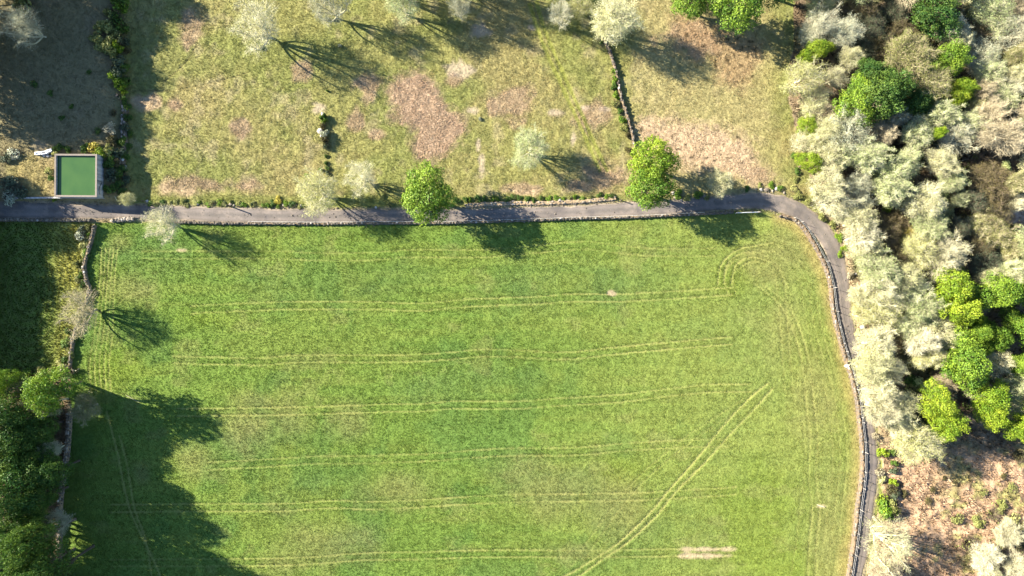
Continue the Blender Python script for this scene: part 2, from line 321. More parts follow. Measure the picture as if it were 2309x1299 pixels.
def noise_mat(name, c1, c2, scale=3.0, rough=.9, bump=.03, spec=.2, detail=6):
    m, n, l = nt(name)
    out = n.new('ShaderNodeOutputMaterial'); d = n.new('ShaderNodeBsdfPrincipled'); d.inputs['Roughness'].default_value = rough; d.inputs['Specular IOR Level'].default_value = spec
    tc = n.new('ShaderNodeTexCoord'); nz = n.new('ShaderNodeTexNoise'); nz.inputs['Scale'].default_value = scale; nz.inputs['Detail'].default_value = detail; nz.inputs['Roughness'].default_value = .6
    oi = n.new('ShaderNodeObjectInfo'); ad = n.new('ShaderNodeMath'); ad.operation = 'MULTIPLY_ADD'; ad.inputs[1].default_value = .5
    mr = n.new('ShaderNodeMapRange'); mr.inputs[1].default_value = .5; mr.inputs[2].default_value = 1.0
    mx = n.new('ShaderNodeMix'); mx.data_type = 'RGBA'; mx.inputs[6].default_value = (*c1, 1); mx.inputs[7].default_value = (*c2, 1)
    bp = n.new('ShaderNodeBump'); bp.inputs['Distance'].default_value = bump
    l.new(tc.outputs['Object'], nz.inputs['Vector']); l.new(oi.outputs['Random'], ad.inputs[0]); l.new(nz.outputs[0], ad.inputs[2]); l.new(ad.outputs[0], mr.inputs[0]); l.new(mr.outputs[0], mx.inputs[0])
    l.new(mx.outputs[2], d.inputs['Base Color']); l.new(nz.outputs[0], bp.inputs['Height']); l.new(bp.outputs[0], d.inputs['Normal']); l.new(d.outputs[0], out.inputs[0])
    return m
for nm, bu, sc in (('pasture_turf', .22, 1.6), ('meadow_turf', .16, 2.4), ('mown_turf', .12, 2.2), ('wood_floor', .3, 1.5)): ground_mat(nm, bu, sc)
ground_mat('lane_surface', .03, 5.0, .85)
tint_mat('grass_blades', .3)
tint_mat('scrub_blades', .15)
LEAF = {  # pale and dark leaf tone of each kind of tree
    'green': ((.055, .125, .012), (.190, .275, .024)), 'lime': ((.090, .170, .010), (.255, .320, .024)), 'deep': ((.028, .078, .014), (.105, .165, .024)),
    'cream': ((.270, .285, .110), (.58, .57, .30)), 'paleg': ((.185, .245, .090), (.45, .50, .23)), 'grey': ((.220, .250, .165), (.47, .49, .36)),
    'beige': ((.28, .25, .155), (.48, .435, .30)), 'olive': ((.130, .150, .040), (.260, .270, .085)), 'brown': ((.040, .044, .018), (.150, .125, .045)),
    'gold': ((.260, .230, .030), (.420, .360, .060)), 'yellow': ((.27, .28, .085), (.43, .43, .165)), 'dusk': ((.040, .062, .034), (.115, .145, .080))}
for k, (a, b) in LEAF.items(): leaf_mat('leaf_' + k, a, b, .25)
TWIG = {'pale': ((.28, .265, .17), (.48, .455, .32)), 'tan': ((.25, .21, .13), (.42, .37, .25)), 'dark': ((.06, .05, .035), (.13, .10, .07))}
for k, (a, b) in TWIG.items(): noise_mat('bark_' + k, a, b, 2.0)
noise_mat('granite', (.085, .072, .056), (.235, .205, .165), 2.5, .9, .05)
noise_mat('pale_stone', (.20, .18, .155), (.38, .355, .315), 2.0, .9, .05)
noise_mat('dark_stone', (.05, .045, .036), (.15, .132, .105), 2.5, .9, .05)
noise_mat('dry_bank', (.075, .055, .036), (.15, .11, .07), 1.2, 1, .1)
noise_mat('earth_bank', (.10, .075, .05), (.24, .18, .11), 1.2, 1, .1)
noise_mat('grey_wood', (.16, .14, .12), (.36, .33, .29), 6, .8, .01)
noise_mat('wire_steel', (.45, .44, .42), (.6, .6, .58), 6, .5, .0)
noise_mat('dark_wood', (.04, .035, .03), (.10, .08, .06), 4, .9, .02)
noise_mat('rim_concrete', (.095, .080, .066), (.165, .142, .122), 2.2, .9, .02)
noise_mat('white_plastic', (.55, .56, .58), (.72, .73, .75), 2, .5, .0)
noise_mat('black_hose', (.015, .015, .016), (.04, .04, .04), 4, .5, .0)
noise_mat('galvanised', (.42, .42, .40), (.62, .62, .6), 5, .45, .0)
def stained_concrete():
    m, n, l = nt('stained_concrete')
    out = n.new('ShaderNodeOutputMaterial'); d = n.new('ShaderNodeBsdfPrincipled'); d.inputs['Roughness'].default_value = .9
    tc = n.new('ShaderNodeTexCoord'); mp = n.new('ShaderNodeMapping'); mp.inputs['Scale'].default_value = (1.6, 1.6, .12)
    nz = n.new('ShaderNodeTexNoise'); nz.inputs['Scale'].default_value = 1.3; nz.inputs['Detail'].default_value = 6
    cr = n.new('ShaderNodeValToRGB'); cr.color_ramp.elements[0].position = .35; cr.color_ramp.elements[0].color = (.16, .16, .155, 1); cr.color_ramp.elements[1].position = .68; cr.color_ramp.elements[1].color = (.36, .35, .33, 1)
    l.new(tc.outputs['Object'], mp.inputs[0]); l.new(mp.outputs[0], nz.inputs['Vector']); l.new(nz.outputs[0], cr.inputs[0]); l.new(cr.outputs[0], d.inputs['Base Color']); l.new(d.outputs[0], out.inputs[0])
stained_concrete()
def water_mat(name, c1, c2):
    m, n, l = nt(name)
    out = n.new('ShaderNodeOutputMaterial'); d = n.new('ShaderNodeBsdfPrincipled'); d.inputs['Roughness'].default_value = .12; d.inputs['IOR'].default_value = 1.33
    tc = n.new('ShaderNodeTexCoord'); nz = n.new('ShaderNodeTexNoise'); nz.inputs['Scale'].default_value = .35; nz.inputs['Detail'].default_value = 4
    mx = n.new('ShaderNodeMix'); mx.data_type = 'RGBA'; mx.inputs[6].default_value = (*c1, 1); mx.inputs[7].default_value = (*c2, 1)
    n2 = n.new('ShaderNodeTexNoise'); n2.inputs['Scale'].default_value = 4; bp = n.new('ShaderNodeBump'); bp.inputs['Distance'].default_value = .01; bp.inputs['Strength'].default_value = .3
    l.new(tc.outputs['Object'], nz.inputs['Vector']); l.new(tc.outputs['Object'], n2.inputs['Vector']); l.new(n2.outputs[0], bp.inputs['Height']); l.new(bp.outputs[0], d.inputs['Normal'])
    l.new(nz.outputs[0], mx.inputs[0]); l.new(mx.outputs[2], d.inputs['Base Color']); l.new(d.outputs[0], out.inputs[0])
water_mat('algae_water', (.020, .055, .020), (.046, .092, .027))
water_mat('clear_water', (.10, .22, .30), (.14, .28, .36))

# ------------------------------------------------------------------ object helpers
def mesh_np(name, verts, faces, mats=(), tint=None, leafvar=None, matidx=None, smooth=False):
    """verts (n,3); faces: list of (m,k) int arrays"""
    me = bpy.data.meshes.new(name)
    verts = np.ascontiguousarray(verts, dtype=np.float32)
    me.vertices.add(len(verts)); me.vertices.foreach_set('co', verts.ravel())
    loops = np.concatenate([f.ravel() for f in faces]).astype(np.int32)
    sizes = np.concatenate([np.full(len(f), f.shape[1]) for f in faces]).astype(np.int32)
    starts = np.concatenate([[0], np.cumsum(sizes)[:-1]]).astype(np.int32)
    me.loops.add(len(loops)); me.loops.foreach_set('vertex_index', loops)
    me.polygons.add(len(sizes)); me.polygons.foreach_set('loop_start', starts); me.polygons.foreach_set('loop_total', sizes)
    if matidx is not None: me.polygons.foreach_set('material_index', np.ascontiguousarray(matidx, dtype=np.int32))
    me.polygons.foreach_set('use_smooth', np.full(len(sizes), bool(smooth)))
    if tint is not None:
        a = me.attributes.new('tint', 'FLOAT_COLOR', 'POINT'); a.data.foreach_set('color', np.c_[tint, np.ones(len(tint))].astype(np.float32).ravel())
    if leafvar is not None:
        a = me.attributes.new('leafvar', 'FLOAT', 'POINT'); a.data.foreach_set('value', leafvar.astype(np.float32))
    me.update(calc_edges=True); me.validate()
    for m in mats: me.materials.append(MATS[m])
    return me
def link(name, me, parent=None, loc=(0, 0, 0), rot=(0, 0, 0), scale=(1, 1, 1)):
    o = bpy.data.objects.new(name, me); COL.objects.link(o)
    o.location = loc; o.rotation_euler = rot; o.scale = scale
    if parent is not None: o.parent = parent
    return o
def tag(o, label=None, cat=None, group=None, kind=None):
    if label: o['label'] = label
    if cat: o['category'] = cat
    if group: o['group'] = group
    if kind: o['kind'] = kind
    return o
def bm_mesh(name, bm, mat):
    me = bpy.data.meshes.new(name); bm.to_mesh(me); bm.free(); me.materials.append(MATS[mat]); return me
def box(bm, x0, x1, y0, y1, z0, z1, bevel=0):
    r = bmesh.ops.create_cube(bm, size=1, matrix=Matrix.Translation(((x0 + x1) / 2, (y0 + y1) / 2, (z0 + z1) / 2)) @ Matrix.Diagonal((x1 - x0, y1 - y0, z1 - z0, 1)))
    if bevel:
        es = list({e for v in r['verts'] for e in v.link_edges}); bmesh.ops.bevel(bm, geom=es, offset=bevel, segments=1, affect='EDGES')
def tube(bm, p, q, r0, r1=None, seg=6):
    p = Vector(p); q = Vector(q); d = q - p; L = d.length
    if L < 1e-6: return
    m = Matrix.Translation((p + q) / 2) @ d.to_track_quat('Z', 'Y').to_matrix().to_4x4()
    bmesh.ops.create_cone(bm, cap_ends=True, segments=seg, radius1=r0, radius2=r0 if r1 is None else r1, depth=L, matrix=m)
def gz(x, y): return float(zsmooth(x, y)[0])
def P(px, py, h=0.0):
    """world point whose picture position is (px,py), h metres above the ground there"""
    x = (px - CX) * M; y = (CY - py) * M; z = 0
    for _ in range(3):
        z = gz(x, y) + h; k = 1 - z / H; x = (px - CX) * M * k; y = (CY - py) * M * k
    return x, y, z

# landmarks used to tell one plant or stone from its neighbours
ANCH = [(170, 395, 'the square water tank'), (1735, 455, 'the bend of the lane'), (1680, 480, 'the metal gate'), (100, 346, 'the white troughs'),
        (965, 438, 'the lone leafy tree'), (1470, 395, 'the two leafy trees at the lane'), (365, 500, 'the bare lane tree'),
        (180, 700, 'the scrubby wall tree'), (110, 880, 'the upper copse leafy tree'), (30, 1115, 'the big copse leafy tree'),
        (578, 50, 'the big bare pasture tree'), (1385, 45, 'the broad pale tree'), (1665, 15, 'the top edge leafy tree'),
        (1965, 212, 'the broad deep green tree'), (1838, 114, 'the lime bush on the wood edge'), (2106, 30, 'the green dome at the wood top'),
        (2053, 125, 'the round olive dome'), (1825, 366, 'the lower lime bush'), (2244, 430, 'the brown gorse thicket'), (2088, 457, 'the fan shaped cream tree'),
        (2000, 470, 'the dark hollow of the wood'), (2135, 579, 'the white radiating bare tree'), (2146, 650, 'the upright lime green tree'), (2175, 820, 'the broad bright green tree'),
        (2053, 845, 'the shaded gap in the wood'), (2134, 956, 'the tree above the clearing'), (2072, 1001, 'the pale round tree'), (2010, 1225, 'the cream tree at the lane bottom'),
        (2200, 1060, 'the tan clearing'), (730, 300, 'the pale rocks in the pasture'), (1410, 250, 'the pasture wall'), (262, 140, 'the hedge of the tank plot'), (2228, 897, 'the right edge lime tree'),
        (1592, 1245, 'the bare soil streaks'), (285, 448, 'the small tank tree'), (520, 466, 'the dark post on the lane')]
DIRS = ['right of', 'below right of', 'below', 'below left of', 'left of', 'above left of', 'above', 'above right of']
PENDING = []
SPARSE = {}
def want_label(o, px, py, desc, size=None):
    PENDING.append((o, px, py, desc))
def resolve_labels():
    groups = {}
    for o, px, py, desc in PENDING:
        if 0 <= px <= 2309 and 0 <= py <= 1299:
            best = sorted(ANCH, key=lambda a: math.hypot(a[0] - px, a[1] - py))
            a = best[0] if math.hypot(best[0][0] - px, best[0][1] - py) > 6 else None
            if a is None: lab = None
            else:
                k = int(round(math.atan2(py - a[1], px - a[0]) / (math.pi / 4))) % 8
                dd = math.hypot(a[0] - px, a[1] - py)
                lab = f"{desc} {DIRS[k]} {a[2]}"
        else:
            a = (px, py, ''); dd = math.hypot(px, py); sd = 'left' if px < 0 else 'right' if px > 2309 else 'top' if py < 0 else 'bottom'
            lab = f"{desc} outside the {sd} picture edge"
        if lab is None: o['label'] = o.get('label') or desc + ' ' + best[0][2]
        else: groups.setdefault(lab, []).append((dd, o))
    ords = ['nearest'] + [w + ' nearest' for w in 'second third fourth fifth sixth seventh eighth ninth tenth eleventh twelfth thirteenth fourteenth fifteenth sixteenth seventeenth eighteenth nineteenth twentieth'.split()]
    ords += ['twenty ' + w for w in ords[0:0]] + [a + b + ' nearest' for a in ('twenty-', 'thirty-', 'forty-') for b in 'first second third fourth fifth sixth seventh eighth ninth'.split()]
    for lab, L in groups.items():
        L.sort(key=lambda t: t[0])
        for i, (d, o) in enumerate(L):
            if len(L) == 1: o['label'] = lab
            elif 'outside the' in lab: o['label'] = lab + (f', {ords[i]} to the corner' if i < len(ords) else '')
            else:
                j = next(lab.index(w) for w in sorted((' ' + x + ' the' for x in DIRS), key=len, reverse=True) if w in lab)
                o['label'] = lab[:j] + (', ' + ords[i].replace('nearest', 'closest') if i < len(ords) else f', {i + 1}th nearest one') + lab[j:]

# ------------------------------------------------------------------ ground sheet
def axis(lo, hi, step, far):
    c = np.arange(lo, hi + step * .5, step); out = []; s = step; v = hi
    while v < far: s *= 1.45; v += s; out.append(v)
    o = np.array(out); return np.concatenate([-(o[::-1]) + lo + hi, c, o])
gx = axis(-107, 107, .31, 1600); gy = axis(-62, 62, .31, 1600)
XX, YY = np.meshgrid(gx, gy); xf, yf = XX.ravel(), YY.ravel()
reg, tint, zz, _ = field(xf, yf)
nx, ny = len(gx), len(gy)
i0 = (np.arange(ny - 1)[:, None] * nx + np.arange(nx - 1)[None]).ravel()
quads = np.stack([i0, i0 + 1, i0 + 1 + nx, i0 + nx], 1)
cxm = (xf[quads[:, 0]] + xf[quads[:, 2]]) / 2; cym = (yf[quads[:, 0]] + yf[quads[:, 2]]) / 2
qreg = reg[quads[:, 0]]
V = np.stack([xf, yf, zz], 1)
for rid, nm, mt in ((0, 'pasture', 'pasture_turf'), (1, 'green_meadow', 'meadow_turf'), (2, 'side_meadow', 'mown_turf'), (3, 'woodland_ground', 'wood_floor')):
    q = quads[qreg == rid]; u, inv = np.unique(q, return_inverse=True)
    me = mesh_np(nm, V[u], [inv.reshape(q.shape)], [mt], tint=tint[u], smooth=True)
    tag(link(nm, me), kind='structure')

# ------------------------------------------------------------------ lane
def build_lane():
    pts = ROAD; n = len(pts); d = np.gradient(pts[:, :2], axis=0); d /= np.hypot(d[:, 0], d[:, 1])[:, None]
    nrm = np.stack([-d[:, 1], d[:, 0]], 1); K = 13; V = []; T = []
    u = np.linspace(-1, 1, K)
    for i in range(n):
        wl_ = pts[i, 2] / 2 * (1 + .22 * (vn(np.array([i * .9]), np.array([0.]), 2.0, 3)[0] - .5)); wr_ = pts[i, 2] / 2 * (1 + .22 * (vn(np.array([i * .9]), np.array([9.]), 2.0, 4)[0] - .5))
        for s in u:
            o = 1.18 * s * (wr_ if s > 0 else wl_); V.append(pts[i, :2] + nrm[i] * o)
    V = np.array(V); x = (V[:, 0] - CX) * M; y = (CY - V[:, 1]) * M
    z = zsmooth(x, y); k = 1 - z / H; x = x * k; y = y * k; z = zsmooth(x, y) + .05
    uu = np.tile(u, n); z = z + .03 * (1 - uu ** 2)
    z = np.where(abs(uu) > .99, z - .12, z)
    nz = fbm(x, y, 3.0, 201); wheel = np.exp(-((abs(uu) - .45) / .17) ** 2)
    c = np.tile(np.array([.108, .096, .083]), (len(x), 1)); c = mixc(c, (.150, .128, .118), wheel * .6); c = mixc(c, (.085, .076, .078), np.exp(-(uu / .16) ** 2) * .35)
    c = mixc(c, (.27, .215, .165), ss(.72, 1.0, abs(uu) + (nz - .5) * .5) * .8); c = mixc(c, (.12, .13, .05), ss(.93, 1.02, abs(uu) + (nz - .5) * .45) * .5)
    pz = fbm(x, y, 1.1, 207, 3); c = mixc(c, (.185, .155, .13), ss(.60, .7, pz) * .5); c = mixc(c, (.07, .065, .066), ss(.62, .72, fbm(x, y, 2.0, 211, 3)) * .5)
    c *= (.75 + .5 * nz)[:, None]
    i0 = (np.arange(n - 1)[:, None] * K + np.arange(K - 1)[None]).ravel()
    me = mesh_np('lane', np.stack([x, y, z], 1), [np.stack([i0, i0 + 1, i0 + K + 1, i0 + K], 1)], ['lane_surface'], tint=c, smooth=True)
    bm = bmesh.new(); bm.from_mesh(me); bmesh.ops.recalc_face_normals(bm, faces=bm.faces)
    if sum(f.normal.z for f in bm.faces) < 0: bmesh.ops.reverse_faces(bm, faces=bm.faces)
    bm.to_mesh(me); bm.free()
    tag(link('lane', me), kind='structure')
build_lane()

# ------------------------------------------------------------------ grass as real blades
def tufts(name, n, box_, rid, hgt, wid, mat, spread=1.0, jitter=.35, lean=.5, boost=1.0, dens=None):
    x0, x1, y0, y1 = box_
    x = RNG.uniform(x0, x1, n); y = RNG.uniform(y0, y1, n)
    rg, c, z, den = field(x, y)
    clump = vn(x, y, .8, 301) * .45 + vn(x, y, .4, 302) * .45 + .3
    if dens is not None: den = dens(x, y)
    keep = (rg == rid) & (RNG.random(n) < den * np.clip(clump * 1.7, .15, 1.3))
    x, y, z, c = x[keep], y[keep], z[keep], c[keep]; n = len(x)
    s = RNG.uniform(.55, 1.35, n) * (.75 + .5 * vn(x, y, .9, 303))
    V = np.zeros((n, 3, 3, 3)); C = np.zeros((n, 3, 3, 3))
    sh = np.clip(1 + RNG.normal(0, jitter, n) * .6, .45, 1.7)
    hue = RNG.normal(0, .05, n)
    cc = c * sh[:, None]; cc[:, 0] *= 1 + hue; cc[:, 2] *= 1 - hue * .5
    a0 = RNG.uniform(0, 6.28, n)
    for b in range(3):
        a = a0 + b * 2.1 + RNG.normal(0, .4, n); L = hgt * s * RNG.uniform(.7, 1.2, n); w = wid * s
        rad = lean * L * RNG.uniform(.5, 1.3, n)
        ca, sa = np.cos(a), np.sin(a)
        V[:, b, 0] = np.stack([x - sa * w, y + ca * w, z - .03], 1)
        V[:, b, 1] = np.stack([x + sa * w, y - ca * w, z - .03], 1)
        V[:, b, 2] = np.stack([x + ca * rad, y + sa * rad, z + L], 1)
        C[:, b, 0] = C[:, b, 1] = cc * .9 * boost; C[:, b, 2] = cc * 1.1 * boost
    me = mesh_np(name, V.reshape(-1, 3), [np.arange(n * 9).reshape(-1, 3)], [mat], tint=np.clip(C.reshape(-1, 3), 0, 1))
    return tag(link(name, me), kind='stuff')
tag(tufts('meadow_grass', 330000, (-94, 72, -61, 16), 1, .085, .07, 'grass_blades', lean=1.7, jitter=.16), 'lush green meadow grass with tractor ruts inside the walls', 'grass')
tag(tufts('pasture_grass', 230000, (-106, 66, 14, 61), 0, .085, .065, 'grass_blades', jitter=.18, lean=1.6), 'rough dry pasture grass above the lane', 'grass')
def bracken_where(x, y):
    px = x / M + CX; py = CY - y / M; n = fbm(x, y, 2.2, 21, 3)
    m = np.maximum(blob(px, py, BRACKEN, n) * .7, softpoly(x, y, px, py, BRACKEN_POLY))
    return np.maximum(m, .3 * np.maximum(softpoly(x, y, px, py, PINK_POLY, 34, 7), softpoly(x, y, px, py, RUST_POLY, 34, 9)))
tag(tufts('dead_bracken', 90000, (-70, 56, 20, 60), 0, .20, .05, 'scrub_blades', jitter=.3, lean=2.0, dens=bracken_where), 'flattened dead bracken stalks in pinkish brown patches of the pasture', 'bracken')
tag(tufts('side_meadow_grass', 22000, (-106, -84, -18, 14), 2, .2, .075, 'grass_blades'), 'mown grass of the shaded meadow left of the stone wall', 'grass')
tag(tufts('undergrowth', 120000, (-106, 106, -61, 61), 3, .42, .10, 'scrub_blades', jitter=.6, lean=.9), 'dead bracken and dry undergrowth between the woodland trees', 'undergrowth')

# ------------------------------------------------------------------ trees
def quads_from(cen, nor, size, asp=1.0):
    n = len(cen); nor = nor / (np.linalg.norm(nor, axis=1)[:, None] + 1e-9)
    r = RNG.normal(size=(n, 3)); t = np.cross(nor, r); t /= np.linalg.norm(t, axis=1)[:, None] + 1e-9; b = np.cross(nor, t)
    s = size[:, None] * .5
    V = np.stack([cen - t * s, cen - b * s * .7 * asp + nor * s * .2, cen + t * s, cen + b * s * .7 * asp + nor * s * .2], 1)
    return V.reshape(-1, 3), np.arange(n * 4).reshape(-1, 4)
class Build:
    def __init__(s): s.v = []; s.f = {3: [], 4: []}; s.m = {3: [], 4: []}; s.lv = []; s.n = 0
    def add(s, V, F, mat, lv):
        s.v.append(V); k = F.shape[1]; s.f[k].append(F + s.n); s.m[k].append(np.full(len(F), mat)); s.lv.append(lv); s.n += len(V)
    def mesh(s, name, mats):
        fs = []; mi = []
        for k in (3, 4):
            if s.f[k]: fs.append(np.concatenate(s.f[k])); mi.append(np.concatenate(s.m[k]))
        return mesh_np(name, np.concatenate(s.v), fs, mats, leafvar=np.concatenate(s.lv), matidx=np.concatenate(mi))
def frustum(B, p, q, r0, r1, mat=0, seg=5):
    p = np.array(p); q = np.array(q); d = q - p; L = np.linalg.norm(d) + 1e-9; d = d / L
    a = np.cross(d, [0.3, .9, .1]); a /= np.linalg.norm(a) + 1e-9; b = np.cross(d, a)
    an = np.arange(seg) * 2 * math.pi / seg; ring = np.cos(an)[:, None] * a + np.sin(an)[:, None] * b
    V = np.concatenate([p + ring * r0, q + ring * r1]); i = np.arange(seg); j = (i + 1) % seg
    B.add(V, np.stack([i, j, j + seg, i + seg], 1), mat, np.full(2 * seg, .5))
def limb_path(p, q, bow, n=4):
    p = np.array(p); q = np.array(q); t = np.linspace(0, 1, n + 1)[:, None]
    side = RNG.normal(size=3) * .06 * np.linalg.norm(q - p)
    return p + (q - p) * t + np.array([0, 0, bow]) * np.sin(t * math.pi) + side * np.sin(t * math.pi)
def make_leafy(seed, lobes=36, nl=8500, rz=.36, irr=.25, leaf=.40):
    """crown radius 5, height 11"""
    global RNG
    RNG = np.random.default_rng(seed)
    h = 11.0; cz = h * .62
    d = RNG.normal(size=(lobes, 3)); d[:, 2] = abs(d[:, 2]) * 1.1 - .35; d /= np.linalg.norm(d, axis=1)[:, None]
    rr = RNG.uniform(.3, 1, lobes) ** .45 * RNG.uniform(.85, 1.14, lobes)
    ang = np.arctan2(d[:, 1], d[:, 0]); out = 1 + irr * (np.sin(ang * 2 + seed) * .5 + np.sin(ang * 3 + seed * 2) * .5)
    c = d * rr[:, None] * np.array([4.0, 4.0, h * rz])[None] * np.stack([out, out, np.ones(lobes)], 1); c[:, 2] += cz
    c[:6] = np.stack([1.5 * np.cos(np.arange(6) * 1.05 + seed), 1.5 * np.sin(np.arange(6) * 1.05 + seed), np.full(6, cz + h * rz * .8)], 1)
    lr = RNG.uniform(.4, 1.3, lobes)
    Bc = Build(); cnt = (nl * lr ** 2 / (lr ** 2).sum()).astype(int)
    cen = []; nor = []; lv = []
    for i in range(lobes):
        m = cnt[i]; u = RNG.normal(size=(m, 3)); u[:, 2] += .2; u /= np.linalg.norm(u, axis=1)[:, None]
        bump = 1 + .25 * np.sin(u[:, 0] * 5 + i) * np.sin(u[:, 1] * 5 + 2 * i) + RNG.normal(0, .17, m) + .5 * (RNG.random(m) < .05) * RNG.random(m)
        p = c[i] + u * (lr[i] * bump)[:, None] * np.array([1, 1, .85])
        ok = np.ones(m, bool)
        for j in range(lobes):
            if j != i: ok &= np.linalg.norm(p - c[j], axis=1) > lr[j] * .72
        cen.append(p[ok]); nor.append(u[ok] + RNG.normal(0, .6, (ok.sum(), 3))); lv.append(np.clip(RNG.normal(.42, .26) + RNG.normal(0, .24, ok.sum()), 0, 1))
    cen = np.concatenate(cen); nor = np.concatenate(nor); lv = np.concatenate(lv)
    V, F = quads_from(cen, nor, RNG.uniform(.6, 1.35, len(cen)) * leaf); Bc.add(V, F, 0, np.repeat(lv, 4))
    Bt = Build(); top = np.array([RNG.normal(0, .25), RNG.normal(0, .25), h * .36])
    frustum(Bt, (0, 0, -.4), (0, 0, .35), .48, .34, 0, 8); frustum(Bt, (0, 0, .35), top, .34, .24, 0, 8)
    for i in RNG.choice(lobes, min(12, lobes), replace=False):
        pts = limb_path(top - [0, 0, RNG.uniform(0, 1.2)], c[i], .3, 3)
        for a in range(3): frustum(Bt, pts[a], pts[a + 1], .17 - .045 * a, .17 - .045 * (a + 1))
    return Bt.mesh('leafy_trunk', ['bark_dark']), Bc.mesh('leafy_crown', ['leaf_green', 'bark_dark'])
def make_twiggy(seed, prim=8, sec=7, ter=6, tw=16, leaves=12000, leaf=.135, flat=.34, spread=1.0, tl=.9, tww=.022, shell=4200, keep=.6, lw=1.0, fork=.30):
    global RNG
    RNG = np.random.default_rng(seed)
    h = 11.0; Bt = Build(); Bc = Build()
    top = np.array([RNG.normal(0, .3), RNG.normal(0, .3), h * fork])
    tr_ = 1.0 if fork > .2 else .75
    frustum(Bt, (0, 0, -.4), (0, 0, .3), .40 * tr_, .28 * tr_, 0, 7); frustum(Bt, (0, 0, .3), top, .28 * tr_, .22 * tr_, 0, 7)
    tips = []; dirs = []
    for i in range(prim):
        az = i * 2 * math.pi / prim + RNG.normal(0, .35); el = RNG.uniform(.35, 1.35); rr = RNG.uniform(.75, 1.0)
        q = np.array([math.cos(az) * math.cos(el) * 4.6 * rr * spread, math.sin(az) * math.cos(el) * 4.6 * rr * spread, h * .58 + math.sin(el) * h * flat * rr])
        pts = limb_path(top * RNG.uniform(.7, 1.0), q, -.5, 5)
        for a in range(5): frustum(Bt, pts[a], pts[a + 1], lw * (.15 - .024 * a), lw * (.15 - .024 * (a + 1)))
        for j in range(sec):
            t = .3 + .7 * (j + RNG.random()) / sec; k = min(int(t * 5), 4); b0 = pts[k] + (pts[k + 1] - pts[k]) * (t * 5 - k)
            dv = (q - top); dv = dv / np.linalg.norm(dv) + RNG.normal(0, .62, 3); dv[2] += .15; dv /= np.linalg.norm(dv)
            L = RNG.uniform(1.1, 2.2) * (1.15 - .45 * t); e = b0 + dv * L
            frustum(Bt, b0, (b0 + e) / 2 + RNG.normal(0, .08, 3), .05, .038, 0, 4); frustum(Bt, (b0 + e) / 2, e, .038, .022, 0, 4)
            for m in range(ter):
                s0 = b0 + (e - b0) * RNG.uniform(.3, 1); dv2 = dv + RNG.normal(0, .6, 3); dv2[2] += .1; dv2 /= np.linalg.norm(dv2)
                e2 = s0 + dv2 * RNG.uniform(.5, 1.1)
                for w in range(tw):
                    s1 = s0 + (e2 - s0) * RNG.uniform(.1, 1); dv3 = dv2 + RNG.normal(0, .55, 3); dv3 /= np.linalg.norm(dv3)
                    tips.append(s1); dirs.append(dv3 * RNG.uniform(.45, 1.15) * tl)
    S = np.array(tips); D = np.array(dirs)
    kk = RNG.random(len(S)) < keep; S = S[kk]; D = D[kk]
    u = RNG.normal(size=(shell, 3)); u[:, 2] = np.abs(u[:, 2]) * 1.0 - .25; u /= np.linalg.norm(u, axis=1)[:, None]
    az = np.arctan2(u[:, 1], u[:, 0]); wob = 1 + .13 * np.sin(az * 3 + seed) + .09 * np.sin(az * 5 + seed * 1.7)
    lump = .5 + .5 * np.sin(u[:, 0] * 6 + seed) * np.sin(u[:, 1] * 6 + 1.3 * seed) * np.cos(u[:, 2] * 4)
    rad = RNG.uniform(.25, 1, shell) ** .5 * (.86 + .12 * lump) * wob
    q = u * rad[:, None] * np.array([4.3, 4.3, h * flat * 1.05]) * spread + np.array([0, 0, h * .56])
    dd = u * np.array([1, 1, .8]) + RNG.normal(0, .38, (shell, 3)) + [0, 0, .15]; dd /= np.linalg.norm(dd, axis=1)[:, None]
    S = np.concatenate([S, q - dd * .4]); D = np.concatenate([D, dd * RNG.uniform(.6, 1.4, shell)[:, None] * tl]); n = len(S)
    side = np.cross(D, RNG.normal(size=(n, 3))); side /= np.linalg.norm(side, axis=1)[:, None] + 1e-9; side *= tww
    V = np.stack([S - side, S + side, S + D], 1).reshape(-1, 3); Bc.add(V, np.arange(n * 3).reshape(-1, 3), 1, np.full(n * 3, .5))
    if leaves:
        k = RNG.integers(0, n, leaves); p = S[k] + D[k] * RNG.uniform(.25, 1.05, leaves)[:, None] + RNG.normal(0, .16, (leaves, 3))
        cl = np.clip(.5 + RNG.normal(0, .22, leaves) + .25 * np.sin(p[:, 0] * 1.3 + seed) * np.sin(p[:, 1] * 1.3), 0, 1)
        V, F = quads_from(p, RNG.normal(size=(leaves, 3)) + [0, 0, .3], RNG.uniform(.6, 1.4, leaves) * leaf); Bc.add(V, F, 0, np.repeat(cl, 4))
    return Bt.mesh('twiggy_trunk', ['bark_pale']), Bc.mesh('twiggy_crown', ['leaf_cream', 'bark_pale'])
